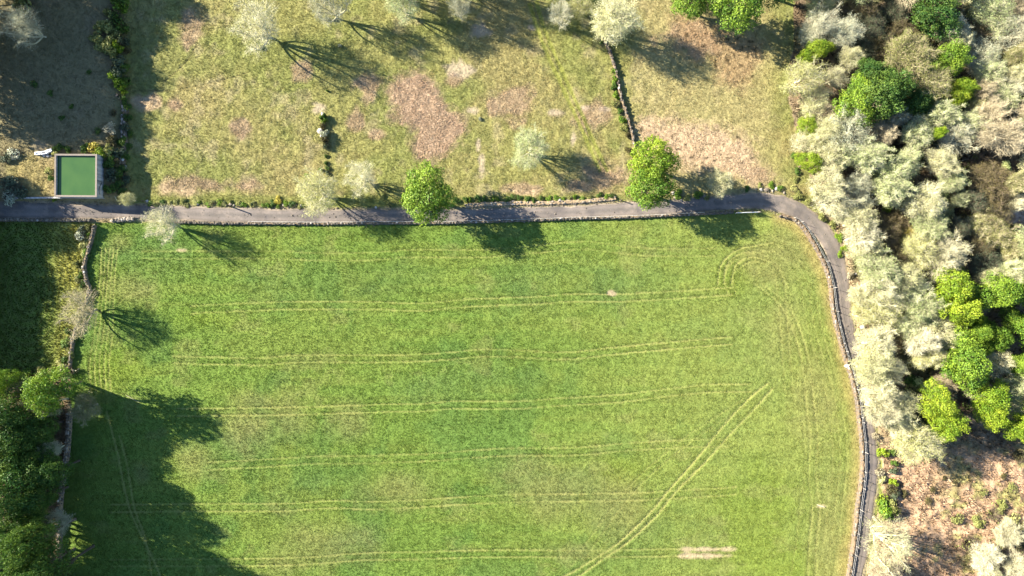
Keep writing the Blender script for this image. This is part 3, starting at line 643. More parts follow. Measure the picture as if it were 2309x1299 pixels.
def make_shrub(seed, nl=700, leaf=.22, twigs=120, flat=.8):
    """radius 1, height about 1"""
    global RNG
    RNG = np.random.default_rng(seed); B = Build(); L = 7
    c = np.stack([RNG.normal(0, .38, L), RNG.normal(0, .38, L), RNG.uniform(.2, .55, L)], 1); lr = RNG.uniform(.26, .5, L)
    i = RNG.integers(0, L, nl); u = RNG.normal(size=(nl, 3)); u[:, 2] = abs(u[:, 2]) * .9 - .1; u /= np.linalg.norm(u, axis=1)[:, None]
    p = c[i] + u * (lr[i] * (1 + RNG.normal(0, .16, nl)))[:, None]; p[:, 2] = np.maximum(p[:, 2] * flat, .01)
    V, F = quads_from(p, u + RNG.normal(0, .6, (nl, 3)), RNG.uniform(.5, 1.4, nl) * leaf); B.add(V, F, 0, np.repeat(np.clip(.45 + RNG.normal(0, .25, nl), 0, 1), 4))
    if twigs:
        a = RNG.uniform(0, 6.28, twigs); r = RNG.uniform(.3, 1.15, twigs); z = RNG.uniform(.35, 1.1, twigs) * flat
        e = np.stack([np.cos(a) * r, np.sin(a) * r, z], 1); s = e * RNG.uniform(.0, .35, twigs)[:, None]; sd_ = np.cross(e - s, RNG.normal(size=(twigs, 3))); sd_ /= np.linalg.norm(sd_, axis=1)[:, None]
        V = np.stack([s - sd_ * .022, s + sd_ * .022, e], 1).reshape(-1, 3); B.add(V, np.arange(twigs * 3).reshape(-1, 3), 1, np.full(twigs * 3, .5))
    return B.mesh('shrub', ['leaf_green', 'bark_dark'])
LEAFY = [make_leafy(11, 74, 13000, .36, .36, .29), make_leafy(12, 84, 14000, .34, .5, .28), make_leafy(13, 96, 15000, .38, .12, .30), make_leafy(14, 78, 14000, .40, .46, .28)]
TWIGGY = [make_twiggy(21), make_twiggy(22, 9, 7, 6, 16, 12000, .14, .32), make_twiggy(23, 7, 8, 6, 17, 12000, .135, .36, 1.05)]
DENSE = [make_twiggy(31, 9, 7, 7, 14, 17000, .15, .32), make_twiggy(32, 8, 8, 7, 14, 17000, .15, .34)]
SPARSE_T = [make_twiggy(61, 9, 6, 5, 10, 4500, .14, .36, 1.0, 1.2, .018, 1500, .8, 1.35, .10), make_twiggy(62, 10, 6, 5, 9, 5500, .14, .34, 1.0, 1.2, .020, 1400, .8, 1.3, .10)]
BARE = [make_twiggy(41, 9, 8, 7, 20, 4000, .12, .34, 1.0, 1.1, .024), make_twiggy(42, 9, 8, 7, 20, 5000, .12, .36, 1.0, 1.2, .024)]
SPARSE_L = [make_twiggy(71, 9, 6, 6, 10, 12000, .15, .34, 1.0, 1.1, .016, 2200, .6, 1.2, .10), make_twiggy(72, 8, 7, 6, 10, 12000, .15, .36, 1.0, 1.1, .016, 2400, .6, 1.2, .10)]
TWIGGY += SPARSE_T[:1] + SPARSE_L; DENSE += SPARSE_L[:1]
SHRUB = [make_shrub(51), make_shrub(52, 800, .2, 60), make_shrub(53, 500, .2, 420), make_shrub(54, 160, .16, 900)]
RNG = np.random.default_rng(99)
KINDS = {  # family, leaf, bark, object name, words
    'green': (LEAFY, 'green', 'dark', 'leafy_tree', 'leafy green tree'), 'lime': (LEAFY, 'lime', 'dark', 'leafy_tree', 'bright lime green tree'),
    'deep': (LEAFY, 'deep', 'dark', 'leafy_tree', 'deep green leafy tree'), 'cream': (TWIGGY, 'cream', 'pale', 'budding_tree', 'cream budding tree'),
    'paleg': (DENSE, 'paleg', 'pale', 'budding_tree', 'pale green budding tree'), 'yellow': (DENSE, 'yellow', 'pale', 'budding_tree', 'pale yellow budding tree'),
    'grey': (TWIGGY, 'grey', 'pale', 'budding_tree', 'silvery grey budding tree'), 'beige': (BARE, 'beige', 'tan', 'bare_tree', 'beige bare tree'),
    'white': (BARE, 'cream', 'pale', 'bare_tree', 'whitish bare tree'), 'olive': (DENSE, 'olive', 'tan', 'twiggy_tree', 'olive twiggy tree'),
    'gold': (DENSE, 'gold', 'tan', 'gorse_tree', 'golden flowering gorse'),
    'brown': (DENSE, 'brown', 'dark', 'thicket_tree', 'dark brown thicket tree'), 'dusk': (DENSE, 'dusk', 'dark', 'thicket_tree', 'dusky grey green tree')}
TREE_N = 0
def set_mats(o, leaf, bark):
    for i, s in enumerate(o.material_slots):
        s.link = 'OBJECT'; s.material = MATS[('leaf_' + leaf) if i == 0 else ('bark_' + bark)]
def tree(px, py, r, kind, h=None, label=None, group=None, sy=1.0, proto=None, fam=None, base=False):
    global TREE_N
    fam_, leaf, bark, name, words = KINDS[kind]
    if fam: fam_ = fam
    h = h or (4.6 + r * .115) * random.uniform(.82, 1.18)
    hc = h * .66
    x, y, _ = P(px, py, 0 if base else hc); z = gz(x, y)
    k = 1 - (z + hc) / H
    pr = fam_[TREE_N % len(fam_) if proto is None else proto]; TREE_N += 1
    root = bpy.data.objects.new(name, None); COL.objects.link(root); root.empty_display_size = .5
    s = r * M * k / 5.0 * (1.12 if fam_ is LEAFY else 1.15)
    root.location = (x, y, z); root.rotation_euler = (0, 0, random.uniform(0, 6.28) if sy == 1 else 0)
    q_ = random.uniform(.84, 1.2) if sy == 1 and r > 20 and group == 'trees of the wood' else 1.0; root.scale = (s * q_, s * sy / q_, h / 11.0)
    t = link('trunk', pr[0], root); t.material_slots[0].link = 'OBJECT'; t.material_slots[0].material = MATS['bark_' + bark]
    c = link('crown', pr[1], root); set_mats(c, leaf, bark)
    root['category'] = 'tree'
    if group: root['group'] = group
    if label: root['label'] = label
    else: want_label(root, px, py, words)
    return root
# -- single trees round the pasture and the lane
for a in [
    (580, 52, 52, 'white', 12, 'big pale bare tree with a wide fan of twigs in the pasture', 1.15),
    (738, 8, 44, 'grey', 11, 'silvery tree cut by the top edge, first right of the big pale bare tree', 1),
    (908, 4, 40, 'paleg', 10.5, 'pale green tree cut by the top edge above the pink bracken patch', 1),
    (1035, 16, 26, 'grey', 9, 'small silvery tree at the top edge right of the pale green one', 1),
    (1266, 28, 29, 'grey', 9, 'small silvery tree left of the broad pale tree at the top', 1),
    (1312, 6, 30, 'yellow', 8, 'yellowish tree at the top edge between silvery and broad pale trees', 1),
    (1387, 42, 54, 'cream', 11.5, 'broad pale tree standing at the top of the pasture wall', 1),
    (1558, -4, 46, 'green', 9, 'leafy green tree cut by the top edge, left one of two', 1),
    (1665, 8, 60, 'green', 12, 'leafy green tree cut by the top edge, right and larger of two', 1),
    (50, 55, 42, 'grey', 10, 'lone silvery tree in the shaded top left corner', 1),
    (286, 448, 16, 'cream', 5, 'small cream tree beside the lane below the water tank', 1),
    (365, 502, 40, 'white', 8.5, 'bare grey tree on the lower edge of the lane with a long shadow', 1),
    (715, 433, 49, 'yellow', 10, 'pale yellow tree beside the lane, left of the grey one', 1),
    (813, 398, 36, 'white', 9, 'greyish cream tree in the pasture between yellow and leafy green trees', 1.1),
    (1195, 335, 43, 'paleg', 9, 'pale green tree alone in the pasture below the pink patch', 1.1),
    (962, 438, 55, 'green', 11, 'lone leafy green tree overhanging the lane', 1.22),
    (1472, 362, 53, 'lime', 11, 'yellow green leafy tree above the lane, upper of the touching pair', .95),
    (1466, 422, 52, 'green', 11, 'leafy green tree overhanging the lane, lower of the touching pair', .95),
    (1626, 412, 31, 'cream', 6.5, 'small cream blossom tree at the lane just before the bend', 1),
    (180, 700, 42, 'olive', 8, 'scrubby olive tree growing on the left stone wall', 1.3)]:
    tree(*a[:6], group='single trees by the lane and pasture', sy=a[6], proto=2 if KINDS[a[3]][0] is LEAFY else 0, fam=TWIGGY if a[2] == 31 else None if KINDS[a[3]][0] is LEAFY else SPARSE_L if a[3] in ('yellow', 'paleg', 'cream') else SPARSE_T)
# -- copse at the lower left
for a in [
    (112, 878, 52, 'green', 14.5, 'leafy sunlit tree at the top of the left copse'), (98, 912, 34, 'olive', 11, 'olive tree below the sunlit leafy tree of the copse'),
    (190, 920, 33, 'olive', 6.5, 'low twiggy tree leaning over the wall end of the copse'), (28, 1112, 58, 'deep', 17, 'big leafy tree at the left frame edge'),
    (28, 1200, 48, 'deep', 15, 'leafy tree just below the big one at the left frame edge')]: tree(*a, group='trees of the left copse')
for a in [(18, 862, 28, 'green', 11), (62, 880, 30, 'dusk', 10), (25, 925, 48, 'deep', 13), (30, 985, 46, 'deep', 13), (22, 1040, 44, 'deep', 13), (92, 965, 36, 'deep', 10), (112, 1015, 24, 'grey', 8),
          (120, 1062, 34, 'deep', 12), (85, 1030, 34, 'deep', 10), (120, 1180, 34, 'grey', 7), (92, 1125, 34, 'deep', 12), (60, 1290, 44, 'grey', 11), (20, 1290, 44, 'dusk', 13), (60, 1160, 40, 'deep', 9), (70, 1060, 40, 'deep', 9),
          (70, 1215, 40, 'dusk', 12), (100, 1370, 60, 'green', 18), (30, 1390, 60, 'green', 17)]:
    tree(*a, group='trees of the left copse')
for a in [(60, 960, 46, 'dusk', 9), (40, 1010, 50, 'deep', 9), (70, 1120, 46, 'deep', 9), (70, 1210, 50, 'dusk', 9), (90, 1330, 60, 'dusk', 12), (40, 1290, 50, 'dusk', 10), (110, 1400, 60, 'green', 18)]:  # low dark-leaved trees added to shade sunlit gaps under the tall crowns
    tree(*a, group='trees of the left copse')
for a in [(66, 1225, 46, 'deep', 20), (112, 1292, 46, 'deep', 20), (64, 1300, 46, 'deep', 20)]: tree(*a, group='trees of the left copse', fam=LEAFY)
for a in [(-60, 900, 60, 'green', 17), (-90, 960, 60, 'green', 19), (-50, 1010, 56, 'green', 16), (-130, 1020, 60, 'green', 18), (-70, 1195, 60, 'green', 19), (-60, 1260, 60, 'green', 19), (-70, 1330, 60, 'green', 20), (20, 1370, 60, 'green', 19), (-120, 890, 60, 'green', 18)]:
    tree(*a, group='trees beyond the left edge', base=True)
# -- the wood on the right
WOOD = [(1850, 12, 32, 'paleg'), (1852, 52, 38, 'grey'), (1828, 78, 27, 'grey'), (1905, 70, 38, 'grey'), (1920, 128, 26, 'cream'), (1838, 114, 30, 'lime', 7), (1814, 176, 44, 'yellow'), (1886, 172, 28, 'cream'),
    (1838, 226, 37, 'cream'), (1860, 255, 26, 'beige'), (1939, 18, 36, 'brown', 7), (1965, 60, 36, 'dusk', 6.5), (1985, 100, 34, 'brown', 6), (2035, 70, 30, 'brown', 6.5), (2020, 20, 30, 'dusk', 6), (1950, 112, 26, 'dusk', 6),
    (2106, 28, 52, 'deep'), (2140, 58, 40, 'grey'), (2160, 90, 33, 'cream'), (2053, 126, 56, 'olive'), (2138, 135, 42, 'green'), (2104, 186, 42, 'olive'), (2170, 197, 25, 'lime', 7.5), (2149, 225, 28, 'lime', 7), (2128, 220, 20, 'gold', 6),
    (1955, 165, 32, 'deep'), (2010, 196, 44, 'deep', 11.5), (1930, 232, 48, 'green', 10.5), (1972, 225, 52, 'deep', 11.5), (2064, 232, 34, 'deep', 8), (2244, 30, 48, 'paleg'), (2290, 70, 42, 'grey'), (2305, 8, 28, 'beige'),
    (2215, 125, 42, 'grey', 7), (2200, 75, 34, 'brown', 5.5), (2300, 125, 30, 'olive'), (2234, 165, 38, 'paleg'), (2282, 200, 34, 'grey'), (2262, 224, 38, 'paleg'), (2204, 240, 24, 'yellow'), (2218, 205, 28, 'beige', 8), (2300, 165, 26, 'cream'),
    (2027, 260, 26, 'grey', 7), (2128, 255, 34, 'paleg'), (1918, 300, 55, 'grey'), (1872, 290, 30, 'cream'), (1992, 300, 30, 'beige', 7.5), (2072, 296, 38, 'paleg'), (2110, 302, 13, 'lime', 9), (2160, 305, 45, 'grey'), (2234, 257, 36, 'beige'),
    (2266, 306, 48, 'beige'), (2186, 280, 34, 'paleg'), (2292, 286, 24, 'green'), (1820, 284, 24, 'lime', 6), (1806, 320, 25, 'cream', 7), (1840, 322, 26, 'cream'), (1826, 366, 26, 'lime', 7.5),
    (1860, 318, 28, 'cream'), (1872, 354, 36, 'cream'), (1902, 350, 30, 'paleg'), (1958, 354, 42, 'paleg'), (2045, 366, 38, 'paleg'), (2019, 395, 40, 'paleg'), (2010, 427, 40, 'paleg'), (2125, 366, 35, 'cream'), (1866, 414, 38, 'cream'),
    (1880, 452, 42, 'cream'), (1939, 414, 28, 'grey'), (1934, 452, 36, 'grey'), (2088, 456, 48, 'cream', 10.5), (2148, 406, 32, 'paleg'), (2167, 449, 18, 'paleg', 6), (2098, 508, 40, 'paleg'), (2000, 468, 11, 'lime', 4), (1985, 500, 26, 'brown', 5),
    (2030, 490, 24, 'brown', 5), (1904, 482, 30, 'cream'), (1939, 502, 38, 'cream'), (1942, 536, 38, 'white'), (1954, 558, 38, 'cream'), (1997, 530, 38, 'brown', 7), (2052, 526, 17, 'gold', 5), (2159, 520, 28, 'dusk', 7), (2210, 400, 34, 'brown', 6.5),
    (2244, 420, 44, 'brown', 7), (2200, 450, 34, 'dusk', 6), (2250, 470, 40, 'brown', 6.5), (2215, 505, 34, 'olive', 6), (2250, 530, 38, 'olive', 6.5), (2205, 555, 32, 'brown', 6), (2290, 414, 26, 'olive'), (2294, 457, 22, 'white', 7),
    (2077, 566, 38, 'yellow'), (2135, 579, 48, 'white', 10), (2028, 585, 28, 'brown', 7), (2220, 600, 40, 'dusk', 7), (2284, 562, 26, 'olive', 7), (1981, 610, 45, 'paleg'), (2043, 627, 35, 'cream'), (2284, 613, 30, 'paleg'), (2236, 628, 28, 'cream'),
    (2146, 648, 44, 'lime', 11), (2163, 700, 40, 'lime', 11), (2194, 718, 16, 'lime', 8), (2247, 658, 48, 'green'), (2298, 653, 26, 'green'), (2293, 622, 28, 'cream'), (2205, 688, 26, 'beige', 7), (1984, 650, 40, 'cream'), (2053, 662, 48, 'paleg'),
    (1992, 690, 46, 'yellow'), (2088, 695, 38, 'paleg'), (1940, 668, 26, 'cream', 7), (1948, 712, 26, 'yellow', 7), (2053, 734, 35, 'paleg'), (2120, 749, 44, 'cream'), (2082, 772, 34, 'white'), (1979, 778, 50, 'cream'), (2098, 804, 36, 'yellow'), (2030, 765, 22, 'brown', 6),
    (2202, 749, 27, 'green', 9), (2244, 759, 32, 'green', 8.5), (2282, 720, 30, 'green'), (2157, 772, 26, 'deep', 8), (2175, 820, 54, 'green', 11.5), (2212, 786, 26, 'green'), (2252, 818, 35, 'cream'), (2300, 826, 28, 'green'), (1968, 828, 42, 'cream'),
    (2010, 835, 34, 'cream'), (2128, 866, 25, 'beige', 7), (1985, 887, 40, 'cream'), (1992, 925, 40, 'white'), (2032, 915, 38, 'cream'), (2112, 905, 42, 'lime', 11), (2134, 955, 36, 'lime', 10.5), (2228, 896, 40, 'lime', 10), (2236, 936, 30, 'lime', 9.5), (2200, 880, 28, 'cream', 8),
    (2284, 880, 30, 'paleg'), (2290, 920, 28, 'cream'), (2296, 964, 32, 'lime', 9.5), (2028, 950, 38, 'cream'), (2072, 1000, 52, 'yellow', 10), (2010, 1225, 57, 'cream', 10.5), (1992, 1290, 36, 'beige', 7), (2225, 1258, 36, 'white', 6), (2276, 1205, 32, 'white', 6), (2298, 1280, 32, 'white', 6),
    (2240, 1310, 34, 'cream', 6)]
for a in WOOD: tree(*a, group='trees of the wood')
# just outside the frame: their crowns and shadows reach the edge
for a in [(2350, 60, 50, 'cream'), (2350, 160, 50, 'paleg'), (2350, 260, 50, 'beige'), (2350, 360, 50, 'cream'), (2350, 560, 50, 'paleg'), (2350, 660, 50, 'green'), (2350, 760, 50, 'green'), (2350, 860, 50, 'paleg'), (2350, 960, 50, 'lime'), (2350, 1200, 40, 'white', 6),
          (1860, -40, 50, 'cream'), (1960, -40, 50, 'paleg'), (2060, -40, 50, 'beige'), (2160, -40, 50, 'cream'), (2260, -40, 50, 'paleg'), (1760, -50, 50, 'deep', 12), (2010, 1370, 50, 'cream'), (2150, 1370, 46, 'white', 7), (2290, 1370, 46, 'cream')]:
    tree(*a, group='trees of the wood')
for a in [(870, -50, 44, 'grey', 11), (960, -70, 46, 'grey', 12), (1120, -55, 46, 'white', 12), (1030, -60, 40, 'grey', 11), (1480, -90, 50, 'cream', 11), (1210, -80, 40, 'grey', 11)]: tree(*a, group='trees above the pasture', fam=SPARSE_T)
for a in [(-70, -40, 60, 'green', 15), (-30, 20, 58, 'cream', 14), (-120, 40, 64, 'green', 16), (-20, 100, 56, 'olive', 13), (-100, 120, 64, 'green', 16), (-30, 170, 56, 'green', 13), (-140, 190, 64, 'green', 16), (-60, 215, 54, 'paleg', 13), (20, -50, 56, 'green', 13), (90, -75, 50, 'olive', 12), (170, -70, 44, 'olive', 9), (225, -60, 40, 'green', 8),
          (-170, 100, 64, 'green', 17), (-160, -20, 64, 'green', 16), (-210, 30, 64, 'green', 16), (-100, 395, 50, 'green', 10), (-50, 425, 40, 'olive', 7.5), (-110, 450, 50, 'green', 10), (-190, 400, 60, 'green', 14),
          (-50, 470, 54, 'green', 4.5), (-60, 540, 50, 'green', 6), (-50, 590, 50, 'green', 7.5), (-110, 480, 60, 'green', 7), (-120, 540, 60, 'green', 8), (-115, 600, 60, 'green', 10), (-60, 645, 50, 'green', 6), (-120, 660, 60, 'green', 8.5), (-60, 700, 50, 'green', 6.5), (-120, 725, 60, 'green', 9), (-60, 760, 50, 'green', 7), (-120, 785, 56, 'green', 8)]:
    tree(*a, group='trees beyond the left edge', base=True)

# ------------------------------------------------------------------ shrubs
def shrub(px, py, r, leaf, h=None, proto=None, name='shrub', words=None, bark='dark', group='shrubs and brambles'):
    h = h or r * M * .9
    x, y, _ = P(px, py, h * .5); z = gz(x, y)
    o = link(name, SHRUB[random.randrange(3) if proto is None else proto], None, (x, y, z - .05), (0, 0, random.uniform(0, 6.28)), (r * M, r * M, h))
    set_mats(o, leaf, bark)
    nm = {'green': 'green', 'lime': 'lime green', 'deep': 'dark green', 'cream': 'cream', 'paleg': 'pale green', 'grey': 'grey', 'beige': 'beige', 'olive': 'olive', 'brown': 'brown', 'gold': 'golden', 'yellow': 'yellowish', 'dusk': 'dusky'}[leaf]
    want_label(o, px, py, words or f'{nm} {name.replace("_", " ")}')
    o['category'] = 'shrub'; o['group'] = group
    return o
HEDGE = [(268, 12, 20, 'green', 3.2), (252, 30, 18, 'olive', 2.6), (262, 42, 18, 'deep', 3), (248, 62, 20, 'olive', 2.6), (258, 80, 18, 'olive', 2.6), (225, 62, 22, 'olive', 2.4), (215, 88, 22, 'olive', 2), (236, 100, 22, 'olive', 2.4), (262, 104, 16, 'lime', 3), (248, 118, 18, 'olive', 2.4),
         (232, 52, 14, 'yellow', 1.8), (262, 138, 22, 'dusk', 3.2), (262, 160, 20, 'dusk', 3.4), (258, 172, 16, 'green', 3), (268, 186, 16, 'green', 2.8), (276, 202, 12, 'lime', 2.4), (284, 114, 10, 'brown', 2), (284, 265, 10, 'deep', 1.6), (246, 290, 16, 'beige', 1.8), (252, 316, 14, 'brown', 1.6),
         (210, 332, 15, 'gold', 1.6), (222, 344, 16, 'lime', 1.5), (240, 338, 18, 'olive', 1.8), (190, 336, 14, 'deep', 1.4), (150, 336, 10, 'deep', 1.1), (130, 332, 12, 'deep', 1.3), (122, 343, 9, 'yellow', 1), (114, 402, 9, 'deep', 1), (108, 385, 10, 'yellow', .9), (121, 450, 6, 'lime', .8),
         (30, 345, 16, 'grey', 1.2), (12, 355, 16, 'dusk', 1.3), (20, 415, 24, 'dusk', 1.6), (45, 430, 20, 'dusk', 1.4), (18, 445, 20, 'grey', 1.4), (75, 190, 10, 'deep', .9), (112, 210, 8, 'deep', .8), (200, 163, 7, 'deep', .7), (160, 240, 7, 'deep', .7), (138, 265, 8, 'deep', .8), (218, 295, 9, 'deep', .8), (50, 4, 28, 'olive', 3), (256, 255, 9, 'brown', 1),
         (262, 390, 16, 'deep', 1.6), (280, 350, 14, 'deep', 1.4), (266, 420, 16, 'deep', 1.3), (258, 362, 14, 'brown', 1.4), (292, 300, 10, 'deep', 1.2), (288, 330, 10, 'deep', 1.2)]
HEDGE += [(244, 365, 18, 'deep', 1.8), (250, 395, 18, 'dusk', 1.8), (246, 425, 16, 'deep', 1.5), (272, 385, 16, 'deep', 1.5), (282, 405, 14, 'dusk', 1.3), (276, 435, 14, 'deep', 1.3), (262, 345, 16, 'dusk', 1.8), (272, 318, 14, 'deep', 1.6), (280, 285, 13, 'dusk', 1.5), (284, 240, 12, 'deep', 1.4), (276, 222, 12, 'deep', 1.6), (290, 265, 10, 'deep', 1.2),
          (262, 0, 20, 'deep', 4), (272, 60, 14, 'deep', 3.6), (276, 90, 13, 'dusk', 3.4), (278, 150, 13, 'deep', 3.4), (282, 180, 12, 'deep', 3)]
for a in HEDGE: shrub(*a, group='hedge shrubs round the tank plot')
rnd = random.Random(5)
for i in range(26):                                                  # verge of the lane, upper side
    px = 338 + i * 14 + rnd.uniform(-5, 5); shrub(px, 458 + rnd.uniform(-6, 4) + (px - 338) * .02, rnd.uniform(5, 9.5), rnd.choice(['green', 'olive', 'green', 'yellow', 'deep']), rnd.uniform(.4, .8), name='bramble', group='brambles along the lane')
for i in range(22):
    px = 1045 + i * 16 + rnd.uniform(-5, 5); shrub(px, 451 - (px - 1045) * .022 + rnd.uniform(-6, 4), rnd.uniform(6, 10), rnd.choice(['green', 'olive', 'deep', 'green']), rnd.uniform(.5, .9), name='bramble', group='brambles along the lane')
for px, py, r, lf in [(1530, 440, 13, 'green'), (1550, 446, 10, 'olive'), (1575, 440, 12, 'green'), (1595, 446, 8, 'olive'), (1740, 418, 10, 'green'), (1715, 420, 8, 'olive'), (1685, 424, 8, 'deep'), (1760, 425, 9, 'green'), (1800, 440, 12, 'olive'), (1790, 425, 10, 'yellow'),
                      (1825, 455, 10, 'olive'), (1005, 458, 9, 'green'), (1030, 452, 10, 'deep'), (880, 462, 8, 'olive'), (870, 425, 10, 'olive'), (860, 440, 10, 'olive'), (690, 395, 6, 'green'), (625, 452, 12, 'gold'), (1800, 388, 10, 'deep'), (1790, 352, 9, 'deep'), (1795, 405, 9, 'olive')]:
    shrub(px, py, r, lf, r * .075, name='bramble', group='brambles along the lane')
for px, py, r, lf, h in [(1386, 160, 9, 'green', 1.1), (1388, 178, 11, 'green', 1.3), (1386, 195, 10, 'deep', 1.3), (1390, 215, 11, 'green', 1.3), (1388, 232, 11, 'olive', 1.3), (1398, 250, 8, 'deep', 1), (1404, 270, 11, 'green', 1.2), (1408, 288, 11, 'olive', 1.2), (1416, 305, 8, 'brown', 1), (1418, 338, 10, 'brown', 1.2),
                         (1372, 108, 7, 'deep', .8), (1356, 92, 7, 'deep', .8), (1425, 345, 8, 'deep', .9)]:
    shrub(px, py, r, lf, h, group='shrubs along the pasture wall')
for px, py, r, lf, h in [(729, 262, 9, 'deep', 1.8), (731, 272, 9, 'green', 1.5), (728, 284, 8, 'brown', 1.3), (731, 300, 11, 'grey', 2.0), (732, 316, 10, 'brown', 1.9), (733, 328, 9, 'dusk', 1.5), (735, 352, 5, 'deep', .7), (735, 368, 6, 'deep', .8), (738, 380, 7, 'deep', .8), (722, 383, 6, 'green', .7), (740, 392, 7, 'dusk', .8),
                         (739, 205, 4, 'deep', .6), (766, 103, 5, 'grey', 1.0), (735, 42, 6, 'deep', .8), (752, 44, 5, 'deep', .7), (572, 105, 6, 'cream', 1), (588, 107, 6, 'cream', 1), (1083, 268, 5, 'grey', .7)]:
    shrub(px, py, r, lf, h, group='shrubs in the pasture')
for i in range(46):                                                  # left boundary wall
    t = i / 45; py = 512 + 330 * t; q = np.array(WALL_W); px = np.interp(py, q[:, 1], q[:, 0]) - rnd.uniform(4, 24)
    if 655 < py < 745: continue
    shrub(px, py, rnd.uniform(6, 12), rnd.choice(['olive', 'green', 'deep', 'yellow', 'olive', 'deep']), rnd.uniform(.5, 1.3), name='bramble', group='brambles on the left wall')
for px, py, r, lf, h, p_ in [(152, 838, 16, 'beige', 2, 3), (140, 832, 14, 'cream', 1.4, 2), (180, 530, 14, 'grey', 1.3, 2), (185, 518, 12, 'dusk', 1.2, None), (90, 838, 16, 'olive', 1.2, None), (60, 840, 14, 'green', 1.2, None), (115, 840, 14, 'olive', 1.2, None), (30, 838, 14, 'green', 1.4, None)]:
    shrub(px, py, r, lf, h, p_, group='brambles on the left wall')
for px, py, r, lf, h in [(1990, 1021, 13, 'lime', 1.6), (1990, 1126, 14, 'lime', 1.8), (2006, 1154, 24, 'green', 2.6), (1996, 1162, 16, 'olive', 2), (2018, 1150, 18, 'olive', 2.4), (2015, 1088, 10, 'lime', 1.6), (2012, 1106, 14, 'brown', 1.6), (2018, 1120, 12, 'dusk', 1.6), (2012, 1020, 9, 'deep', 1.4), (2017, 1045, 8, 'deep', 1.4), (2018, 1062, 9, 'dusk', 1.4),
                         (2188, 1228, 20, 'olive', 1.6), (2160, 1170, 14, 'olive', 1.2), (2210, 1180, 16, 'olive', 1.2), (2240, 1160, 16, 'olive', 1.3), (2260, 1140, 16, 'olive', 1.2), (2285, 1170, 16, 'yellow', 1.2), (2260, 1235, 16, 'olive', 1.3), (2300, 1235, 16, 'olive', 1.2),
                         (2265, 1075, 8, 'brown', .8), (2130, 1078, 6, 'brown', .6), (2040, 1112, 9, 'brown', .8), (2095, 1130, 9, 'brown', .9), (2105, 1105, 8, 'brown', .8), (2300, 1030, 14, 'brown', 1.2), (2285, 1100, 12, 'olive', 1), (2220, 1110, 9, 'olive', .8), (2155, 1090, 6, 'brown', .6)]:
    shrub(px, py, r * 1.15, lf, h, rnd.choice([0, 2, 2, 3]) if px > 2030 else None, name='shrub', group='shrubs of the clearing')
for px, py, r, lf, h in [(1880, 505, 12, 'olive', 1), (1893, 535, 12, 'green', 1), (1905, 560, 10, 'lime', 1), (1895, 575, 9, 'green', .8), (1918, 620, 10, 'beige', 1), (1928, 700, 9, 'cream', 1), (1925, 670, 8, 'olive', .8), (1936, 750, 10, 'cream', 1), (1945, 790, 10, 'cream', 1), (1862, 470, 14, 'beige', 1.6), (1846, 452, 12, 'beige', 1.4), (1855, 490, 12, 'olive', 1.2), (1975, 985, 10, 'beige', 1), (1985, 1065, 12, 'beige', 1),
                         (1992, 1080, 10, 'cream', 1), (1984, 1150, 9, 'olive', .8), (1976, 1170, 8, 'beige', .7)]:
    shrub(px, py, r, lf, h, name='shrub', group='shrubs on the wood side of the lane')
for i in range(110):                                                 # low gorse and saplings filling the wood
    px = rnd.uniform(1960, 2300); py = rnd.uniform(20, 960)
    shrub(px, py, rnd.uniform(12, 24), rnd.choice(['brown', 'brown', 'olive', 'dusk', 'beige', 'olive', 'cream', 'paleg', 'deep']), rnd.uniform(1.5, 3.4), rnd.choice([0, 2, 3]), name='gorse_bush', group='gorse bushes under the wood')

# ------------------------------------------------------------------ stones and walls
def stone_mesh(seed):
    r = random.Random(seed); bm = bmesh.new(); bmesh.ops.create_icosphere(bm, subdivisions=1, radius=.5)
    for v in bm.verts:
        m = max(abs(v.co.x), abs(v.co.y), abs(v.co.z)); v.co = v.co * (.72 + .28 * .5 / m) * r.uniform(.82, 1.16)
    return bm_mesh('stone', bm, 'granite')
STONE = [stone_mesh(s) for s in range(8)]
SV = []
for s_ in STONE:
    a = np.zeros(len(s_.vertices) * 3); s_.vertices.foreach_get('co', a); f = np.array([p.vertices[:] for p in s_.polygons]); SV.append((a.reshape(-1, 3), f))
def rot_np(v, a, b):
    ca, sa, cb, sb = math.cos(a), math.sin(a), math.cos(b), math.sin(b)
    v = v @ np.array([[1, 0, 0], [0, cb, -sb], [0, sb, cb]]).T
    return v @ np.array([[ca, -sa, 0], [sa, ca, 0], [0, 0, 1]]).T
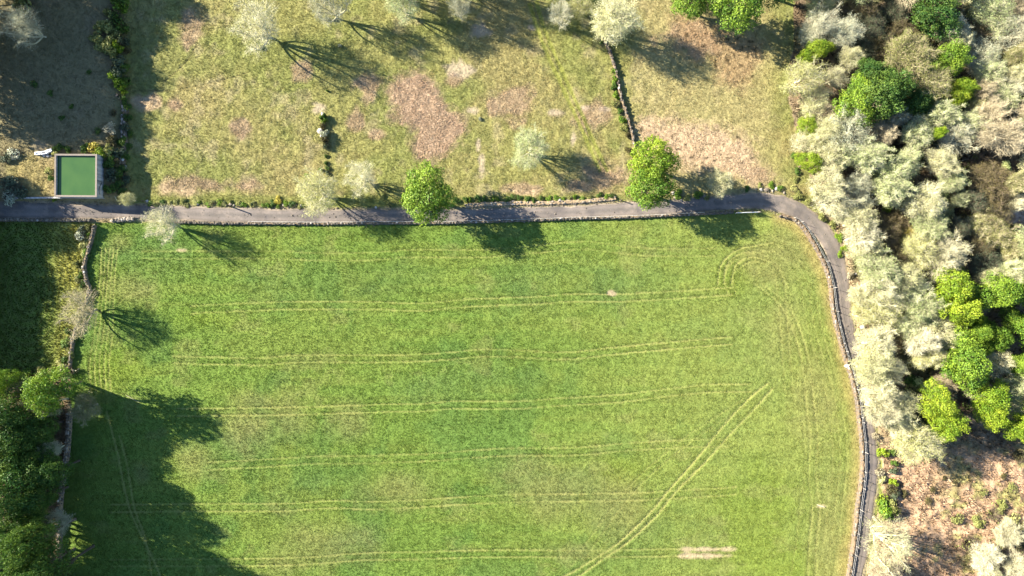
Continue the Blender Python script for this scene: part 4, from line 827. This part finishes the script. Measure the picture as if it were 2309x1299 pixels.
def stone_wall(line, label, hgt=.9, wid=.7, size=.6, big=.8, mat='granite', bank='earth_bank', group='dry stone walls', gaps=0.0, seed=1, name='stone_wall', bankh=.75, limit=280, east=True):
    r = random.Random(seed); L = smooth_line(line, 3.0); pts = np.array([P(a, b)[:2] for a, b in L])
    d = np.gradient(pts, axis=0); d /= np.hypot(d[:, 0], d[:, 1])[:, None] + 1e-9; nr = np.stack([-d[:, 1], d[:, 0]], 1)
    mid = len(pts) // 2; ox, oy = pts[mid]; oz = gz(ox, oy)
    root = bpy.data.objects.new(name, None); COL.objects.link(root); root.location = (ox, oy, oz); tag(root, label, 'wall', group)
    # earth core
    prof = [(-.5, -.2), (-.46, .45), (-.3, .92), (.0, 1.0), (.3, .9), (.46, .42), (.5, -.2)]; V = []
    for i in range(len(pts)):
        zb = gz(*pts[i])
        for u, w in prof:
            o = pts[i] + nr[i] * u * wid * r.uniform(.85, 1.15); V.append((o[0] - ox, o[1] - oy, zb - oz + (w * hgt * bankh * r.uniform(.85, 1.1) if w > 0 else w)))
    K = len(prof); i0 = (np.arange(len(pts) - 1)[:, None] * K + np.arange(K - 1)[None]).ravel()
    me = mesh_np('earth_core', np.array(V), [np.stack([i0, i0 + K, i0 + K + 1, i0 + 1], 1)], [bank]); link('earth_core', me, root)
    seg = np.hypot(*np.diff(pts, axis=0).T); S = np.concatenate([[0], np.cumsum(seg)]); n = 0; sv = []; sf = []; nv = 0
    rows = [(u, z) for z in ([.30, .66, .95] if hgt > .6 else [.4, .9]) for u in (((-.42, .42) if east else (-.42,)) if z < .9 else ((-.2, .22) if east else (-.3,)))]
    t = 0.0
    while t < S[-1]:
        step = size * r.uniform(.75, 1.25)
        for u, w in rows:
            if r.random() < gaps: continue
            tt = min(max(t + r.uniform(-.25, .25) * size, 0), S[-1]); i = min(np.searchsorted(S, tt), len(pts) - 1)
            c = pts[i] + nr[i] * u * wid; zb = gz(*c) + w * hgt - size * .25
            sc = size * r.uniform(.6, 1.25); sx, sy_, sz = sc * r.uniform(.9, 1.3), sc * r.uniform(.7, 1.0), sc * r.uniform(.5, .8)
            ang = math.atan2(d[i][1], d[i][0]) + r.uniform(-.35, .35)
            if w > .85 and n < limit and max(sx, sy_) > big * size:
                o = link('stone', STONE[r.randrange(8)], root, (c[0] - ox, c[1] - oy, zb - oz + size * .12), (r.uniform(-.2, .2), r.uniform(-.2, .2), ang), (sx, sy_, sz)); n += 1
                o.material_slots[0].link = 'OBJECT'; o.material_slots[0].material = MATS[mat if r.random() < .92 else 'pale_stone']
            else:
                v, f = SV[r.randrange(8)]; q = rot_np(v * np.array([sx, sy_, sz]), ang, r.uniform(-.2, .2)) + np.array([c[0] - ox, c[1] - oy, zb - oz]); sv.append(q); sf.append(f + nv); nv += len(q)
        t += step
    me = mesh_np('small_stones', np.concatenate(sv), [np.concatenate(sf)], [mat]); tag(link('small_stones', me, root), kind='stuff')
    return root
stone_wall(WALL_E, 'long curved stone wall between the green meadow and the lane on the right', .95, .75, .46, .95, gaps=.35, seed=2, bank='dry_bank', bankh=.9, east=False)
stone_wall(WALL_S, 'long low stone wall along the lower side of the lane above the meadow', .7, .42, .36, 1.0, 'dark_stone', seed=3, gaps=.35, limit=200)
stone_wall(WALL_W, 'narrow earthy stone wall between the side meadow and the big meadow', .9, .5, .4, 1.0, 'dark_stone', seed=4, gaps=.45, limit=60)
stone_wall(WALL_SW, 'stone wall in deep shade beside the left copse', 1.0, .8, .5, .9, seed=5, gaps=.2, limit=150)
stone_wall(WALL_P, 'tumbled stone wall running down the pasture to the two leafy trees', .9, .5, .42, .9, 'dark_stone', seed=6, gaps=.5, limit=80)
stone_wall(WALL_N, 'rough stone bank on the upper side of the lane before the two trees', .5, .9, .42, .9, 'granite', seed=7, gaps=.62, limit=90)
stone_wall(WALL_LW, 'short stone wall below the lane at the left picture edge', .8, .5, .4, .9, 'dark_stone', seed=8, limit=60)
stone_wall([(256, 497), (275, 495), (306, 494)], 'short piece of stone wall beside the lane left of the bare tree', .7, .6, .6, .7, 'granite', seed=9, limit=30)
stone_wall([(278, 220), (284, 250), (280, 290), (283, 330), (276, 370)], 'crumbling stone wall under the hedge right of the tank plot', .7, .9, .55, .8, 'granite', seed=10, gaps=.5, limit=50)
def boulder(px, py, r, mat='pale_stone', h=None, words='pale boulder', name='boulder', group='loose boulders'):
    x, y, z = P(px, py); h = h or r * M * 1.1
    o = link(name, STONE[random.randrange(8)], None, (x, y, z + h * .25), (random.uniform(-.2, .2), random.uniform(-.2, .2), random.uniform(0, 6)), (r * 2 * M, r * 2 * M * random.uniform(.75, 1), h))
    o.material_slots[0].link = 'OBJECT'; o.material_slots[0].material = MATS[mat]; want_label(o, px, py, words); o['category'] = 'boulder'; o['group'] = group
    return o
for px, py, r, m in [(1716, 427, 4.5, 'pale_stone'), (1727, 428, 5.5, 'granite'), (1742, 430, 3.5, 'granite'), (1750, 426, 4.5, 'pale_stone'), (1768, 435, 3.5, 'granite'), (1704, 426, 3, 'granite'), (1758, 424, 4, 'granite'), (728, 258, 5, 'pale_stone'), (722, 296, 6.5, 'pale_stone'), (726, 306, 5, 'pale_stone'), (731, 278, 4, 'granite'),
                    (520, 460, 4, 'granite'), (528, 463, 3, 'granite'), (446, 460, 3.5, 'pale_stone'), (332, 454, 4, 'pale_stone'), (545, 463, 3.5, 'granite'), (640, 462, 4, 'granite'), (655, 463, 3.5, 'granite'), (668, 462, 4, 'granite'), (680, 464, 3.5, 'pale_stone'), (848, 468, 3, 'pale_stone'), (1263, 454, 6, 'pale_stone'), (1313, 450, 5, 'granite'), (1148, 446, 3.5, 'pale_stone'),
                    (1518, 436, 5, 'pale_stone'), (1522, 446, 4.5, 'granite'), (1535, 452, 4, 'granite'), (1568, 436, 4.5, 'pale_stone'), (1588, 443, 4, 'granite'), (1910, 812, 7, 'pale_stone'), (1943, 737, 5, 'pale_stone'), (1926, 650, 3.5, 'pale_stone'), (1890, 532, 4, 'pale_stone'), (282, 238, 5, 'pale_stone'), (276, 262, 4, 'pale_stone'), (264, 215, 4, 'granite'), (282, 300, 4, 'granite'),
                    (1928, 618, 3.5, 'pale_stone'), (100, 352, 3.5, 'pale_stone'), (109, 352, 3.5, 'pale_stone'), (116, 352, 3, 'pale_stone'), (284, 377, 4, 'pale_stone'), (388, 564, 0, '')]:
    if r: boulder(px, py, r, m)
boulder(1908, 824, 6, 'pale_stone', 1.5, 'tall upright white boulder on the wall')

# ------------------------------------------------------------------ fences, posts and the gate
def post_mesh(seed, hgt, r0, mat):
    bm = bmesh.new(); rr = random.Random(seed); tube(bm, (0, 0, -.3), (rr.uniform(-.08, .08), rr.uniform(-.08, .08), hgt), r0, r0 * .85, 6); return bm_mesh('fence_post', bm, mat)
PM = [post_mesh(s, 1.75, .05, 'grey_wood') for s in range(4)]
def fence(line, label, spacing=2.0, off=0, top=1.0, wires=(.55, 1.0, 1.55), seed=1, jit=.5, rail=False):
    r = random.Random(seed); L = smooth_line(line, 3.0); pts = np.array([P(a, b)[:2] for a, b in L]); d = np.gradient(pts, axis=0); d /= np.hypot(d[:, 0], d[:, 1])[:, None]; pts = pts + np.stack([-d[:, 1], d[:, 0]], 1) * off
    S = np.concatenate([[0], np.cumsum(np.hypot(*np.diff(pts, axis=0).T))]); ox, oy = pts[len(pts) // 2]; oz = gz(ox, oy)
    root = bpy.data.objects.new('wire_fence', None); COL.objects.link(root); root.location = (ox, oy, oz); tag(root, label, 'fence', 'wire fences')
    t = .3; heads = []
    while t < S[-1]:
        x = np.interp(t, S, pts[:, 0]); y = np.interp(t, S, pts[:, 1]); z = gz(x, y); s = r.uniform(.7, 1.15) * top
        link('fence_post', PM[r.randrange(4)], root, (x - ox, y - oy, z - oz), (r.uniform(-.13, .13), r.uniform(-.13, .13), r.uniform(0, 6)), (1, 1, s)); heads.append((x - ox, y - oy, z - oz)); t += spacing * r.uniform(1 - jit, 1 + jit)
    for w in wires:
        bm = bmesh.new()
        for a, b in zip(heads[:-1], heads[1:]): tube(bm, (a[0], a[1], a[2] + w * top), (b[0], b[1], b[2] + w * top), .012 if not rail else .03, None, 4)
        link('wire', bm_mesh('wire', bm, 'wire_steel'), root)
    return root
fence(WALL_E[1:], 'leaning post and wire fence standing on the long curved wall', 2.6, .30, 1.0, seed=12, jit=.7)
fence([(975, 501), (1100, 497.5), (1200, 494.5), (1300, 490.5), (1400, 488), (1500, 484), (1600, 479)], 'low thin fence along the lower lane edge above the meadow', 2.6, 0, .55, (.8, 1.6), seed=13, jit=.15)
fence([(560, 500), (700, 501.5), (850, 500.5), (960, 500)], 'low thin fence along the lane left of the lone leafy tree', 2.6, 0, .5, (.8, 1.6), seed=14, jit=.15)
def gate():
    x0, y0, z0 = P(1660, 481); x1, y1, z1 = P(1706, 479.5)
    root = bpy.data.objects.new('field_gate', None); COL.objects.link(root); root.location = (x0, y0, z0); root.rotation_euler = (0, 0, math.atan2(y1 - y0, x1 - x0)); W = math.hypot(x1 - x0, y1 - y0)
    tag(root, 'pale metal field gate at the lane end of the meadow, before the bend', 'gate')
    for z in (.25, .5, .75, 1.0, 1.25):
        bm = bmesh.new(); tube(bm, (0, 0, z), (W, 0, z), .035); link('rail', bm_mesh('rail', bm, 'galvanised'), root)
    for i in range(9):
        bm = bmesh.new(); tube(bm, (W * i / 8, .04, .2), (W * i / 8, .04, 1.28), .025); link('upright', bm_mesh('upright', bm, 'galvanised'), root)
    for x in (-.15, W + .15):
        bm = bmesh.new(); tube(bm, (x, 0, -.3), (x, 0, 1.5), .11, .10, 8); link('gate_post', bm_mesh('gate_post', bm, 'grey_wood'), root)
gate()
def pole(px, py, hgt, r, label, name='wooden_post', mat='dark_wood', lean=0):
    x, y, z = P(px, py); bm = bmesh.new(); tube(bm, (0, 0, -.3), (lean, 0, hgt), r, r * .8, 8); tube(bm, (lean, 0, hgt), (lean, 0, hgt + .04), r * .85, r * .5, 8)
    o = link(name, bm_mesh(name, bm, mat), None, (x, y, z)); tag(o, label, 'post'); return o
pole(521, 466, 2.2, .16, 'dark wooden post among stones on the upper lane verge')
pole(331, 455, 2.0, .10, 'thin post beside a pale stone at the end of the tank shadow')
pole(1400, 452, 1.3, .12, 'stout post where the stone bank ends at the track mouth')
pole(240, 500, 1.4, .08, 'thin post at the top of the left boundary wall')

# ------------------------------------------------------------------ the water tank
def tank():
    zt = gz((170 - CX) * M, (400 - CY) * -M) + 2.05; k = (1 - zt / H) * M
    X0, X1, Y0, Y1 = (123 - CX) * k, (218.5 - CX) * k, (CY - 444) * k, (CY - 347.5) * k
    cx, cy = (X0 + X1) / 2, (Y0 + Y1) / 2; w, d = (X1 - X0) / 2, (Y1 - Y0) / 2; th = .30; b = -3.6; zg = zt
    root = bpy.data.objects.new('water_tank', None); COL.objects.link(root); root.location = (cx, cy, zt); root.rotation_euler = (0, 0, R(-.4))
    tag(root, 'square concrete water tank filled with green water beside the lane', 'water tank')
    for x0, x1, y0, y1 in ((-w, -w + th, -d, d), (w - th, w, -d, d), (-w + th, w - th, d - th, d), (-w + th, w - th, -d, -d + th)):
        bm = bmesh.new(); box(bm, x0, x1, y0, y1, b, -.12); link('wall', bm_mesh('wall', bm, 'stained_concrete'), root)
    for x0, x1, y0, y1 in ((-w - .03, -w + th + .02, -d - .03, d + .03), (w - th - .02, w + .03, -d - .03, d + .03), (-w + th + .023, w - th - .023, d - th - .02, d + .03), (-w + th + .023, w - th - .023, -d - .03, -d + th + .02)):
        bm = bmesh.new(); box(bm, x0, x1, y0, y1, -.12, 0, .02); link('rim', bm_mesh('rim', bm, 'rim_concrete'), root)
    bm = bmesh.new(); bmesh.ops.create_grid(bm, x_segments=8, y_segments=8, size=1, matrix=Matrix.Translation((0, 0, -.42)) @ Matrix.Diagonal((w - th + .01, d - th + .01, 1, 1)))
    link('water', bm_mesh('water', bm, 'algae_water'), root)
    bm = bmesh.new(); pts = [(w + .06, -.95, -.15), (w + .12, -.99, -.6), (w + .12, -1.05, -1.9)]
    for a, c in zip(pts[:-1], pts[1:]): tube(bm, a, c, .045)
    link('overflow_pipe', bm_mesh('overflow_pipe', bm, 'black_hose'), root)
    bm = bmesh.new(); q = [Vector((w + .1, -1.2 - 2.4 * t, -1.5 + 1.1 * math.sin(t * 2.2) - .3 * t)) for t in np.linspace(0, 1, 9)]
    for a, c in zip(q[:-1], q[1:]): tube(bm, a, c, .045)
    link('hose', bm_mesh('hose', bm, 'black_hose'), root)
    # low kerb running left from the tank along the lane
    bm = bmesh.new(); box(bm, -9.0, 0, -.15, .15, -1.4, .0); o = link('retaining_wall', bm_mesh('retaining_wall', bm, 'stained_concrete'), None, (cx - w - .02, cy - d + .1, zt - 1.75), (0, 0, R(.4)))
    tag(o, 'thin concrete retaining wall running left from the water tank', 'wall')
tank()
def trough(px, py, lx, ly, rz, water, label):
    x, y, z = P(px, py); root = bpy.data.objects.new('trough', None); COL.objects.link(root); root.location = (x, y, z); root.rotation_euler = (0, 0, rz); tag(root, label, 'trough', 'white troughs beside the tank')
    bm = bmesh.new(); t = .12; h = .7
    for a in ((-lx, lx, -ly, -ly + t), (-lx, lx, ly - t, ly), (-lx, -lx + t, -ly + t, ly - t), (lx - t, lx, -ly + t, ly - t)): box(bm, *a, 0, h)
    box(bm, -lx + t, lx - t, -ly + t, ly - t, .0, .15); link('basin', bm_mesh('basin', bm, 'white_plastic'), root)
    bm = bmesh.new(); bmesh.ops.create_grid(bm, x_segments=1, y_segments=1, size=1, matrix=Matrix.Translation((0, 0, .5 if water else .2)) @ Matrix.Diagonal((lx - t - .002, ly - t - .002, 1, 1)))
    link('water' if water else 'soil', bm_mesh('water', bm, 'clear_water' if water else 'earth_bank'), root)
trough(90, 347, .56, .27, R(6), True, 'white trough holding blue water, leftmost of three above the tank')
trough(104, 345.5, .58, .27, R(10), False, 'white trough with dark contents, middle of three above the tank')
trough(116, 341, .48, .24, R(18), False, 'white trough with dark contents, rightmost of three at the tank corner')
def log(px, py, L, r, rz, label, name='fallen_log'):
    x, y, z = P(px, py); bm = bmesh.new(); tube(bm, (-L / 2, 0, 0), (L / 2, .1, .05), r, r * .7, 7); tube(bm, (0, 0, 0), (L * .2, L * .12, .3), r * .5, r * .25, 5)
    o = link(name, bm_mesh(name, bm, 'bark_pale'), None, (x, y, z + r), (0, 0, rz)); tag(o, label, 'log')
log(261, 447, 1.1, .07, R(-65), 'short pale plank lying in the tank shadow near the lane', 'plank')
log(1850, 1141, 1.6, .07, R(-22), 'thin pale stick lying in the meadow near the right tracks', 'stick')
log(300, 900, 3.0, .05, R(-30), 'long dead branch lying in the meadow beside the copse', 'branch')

def gravel():
    n = 5200; i = RNG.integers(0, len(ROAD) - 1, n); t = RNG.random(n); p = ROAD[i, :2] * (1 - t)[:, None] + ROAD[i + 1, :2] * t[:, None]
    d = ROAD[i + 1, :2] - ROAD[i, :2]; d /= np.hypot(d[:, 0], d[:, 1])[:, None]; nr = np.stack([-d[:, 1], d[:, 0]], 1)
    o = np.where(RNG.random(n) < .8, RNG.choice([-1, 1], n) * RNG.normal(.56, .07, n), RNG.normal(0, .14, n)) * ROAD[i, 2] * 1.1
    p = p + nr * o[:, None]; k = (p[:, 0] > -40) & (p[:, 0] < 2350) & (p[:, 1] < 1350); p = p[k]; n = len(p)
    x = (p[:, 0] - CX) * M; y = (CY - p[:, 1]) * M; z = zsmooth(x, y) + .06; q = 1 - z / H; x *= q; y *= q
    s_ = RNG.gamma(2, .035, n) + .03; T = np.array([[1, 0, 0], [-.5, .87, 0], [-.5, -.87, 0], [.1, 0, .8]]); a = RNG.uniform(0, 6.28, n); ca, sa = np.cos(a), np.sin(a)
    V = np.zeros((n, 4, 3))
    for j in range(4): V[:, j] = np.stack([x + s_ * (ca * T[j, 0] - sa * T[j, 1]), y + s_ * (sa * T[j, 0] + ca * T[j, 1]), z + s_ * T[j, 2]], 1)
    F = (np.arange(n)[:, None, None] * 4 + np.array([[0, 1, 3], [1, 2, 3], [2, 0, 3]])[None]).reshape(-1, 3)
    tag(link('gravel', mesh_np('gravel', V.reshape(-1, 3), [F], ['granite'])), 'loose gravel scattered along both edges of the lane', 'gravel', kind='stuff')
gravel()
resolve_labels()
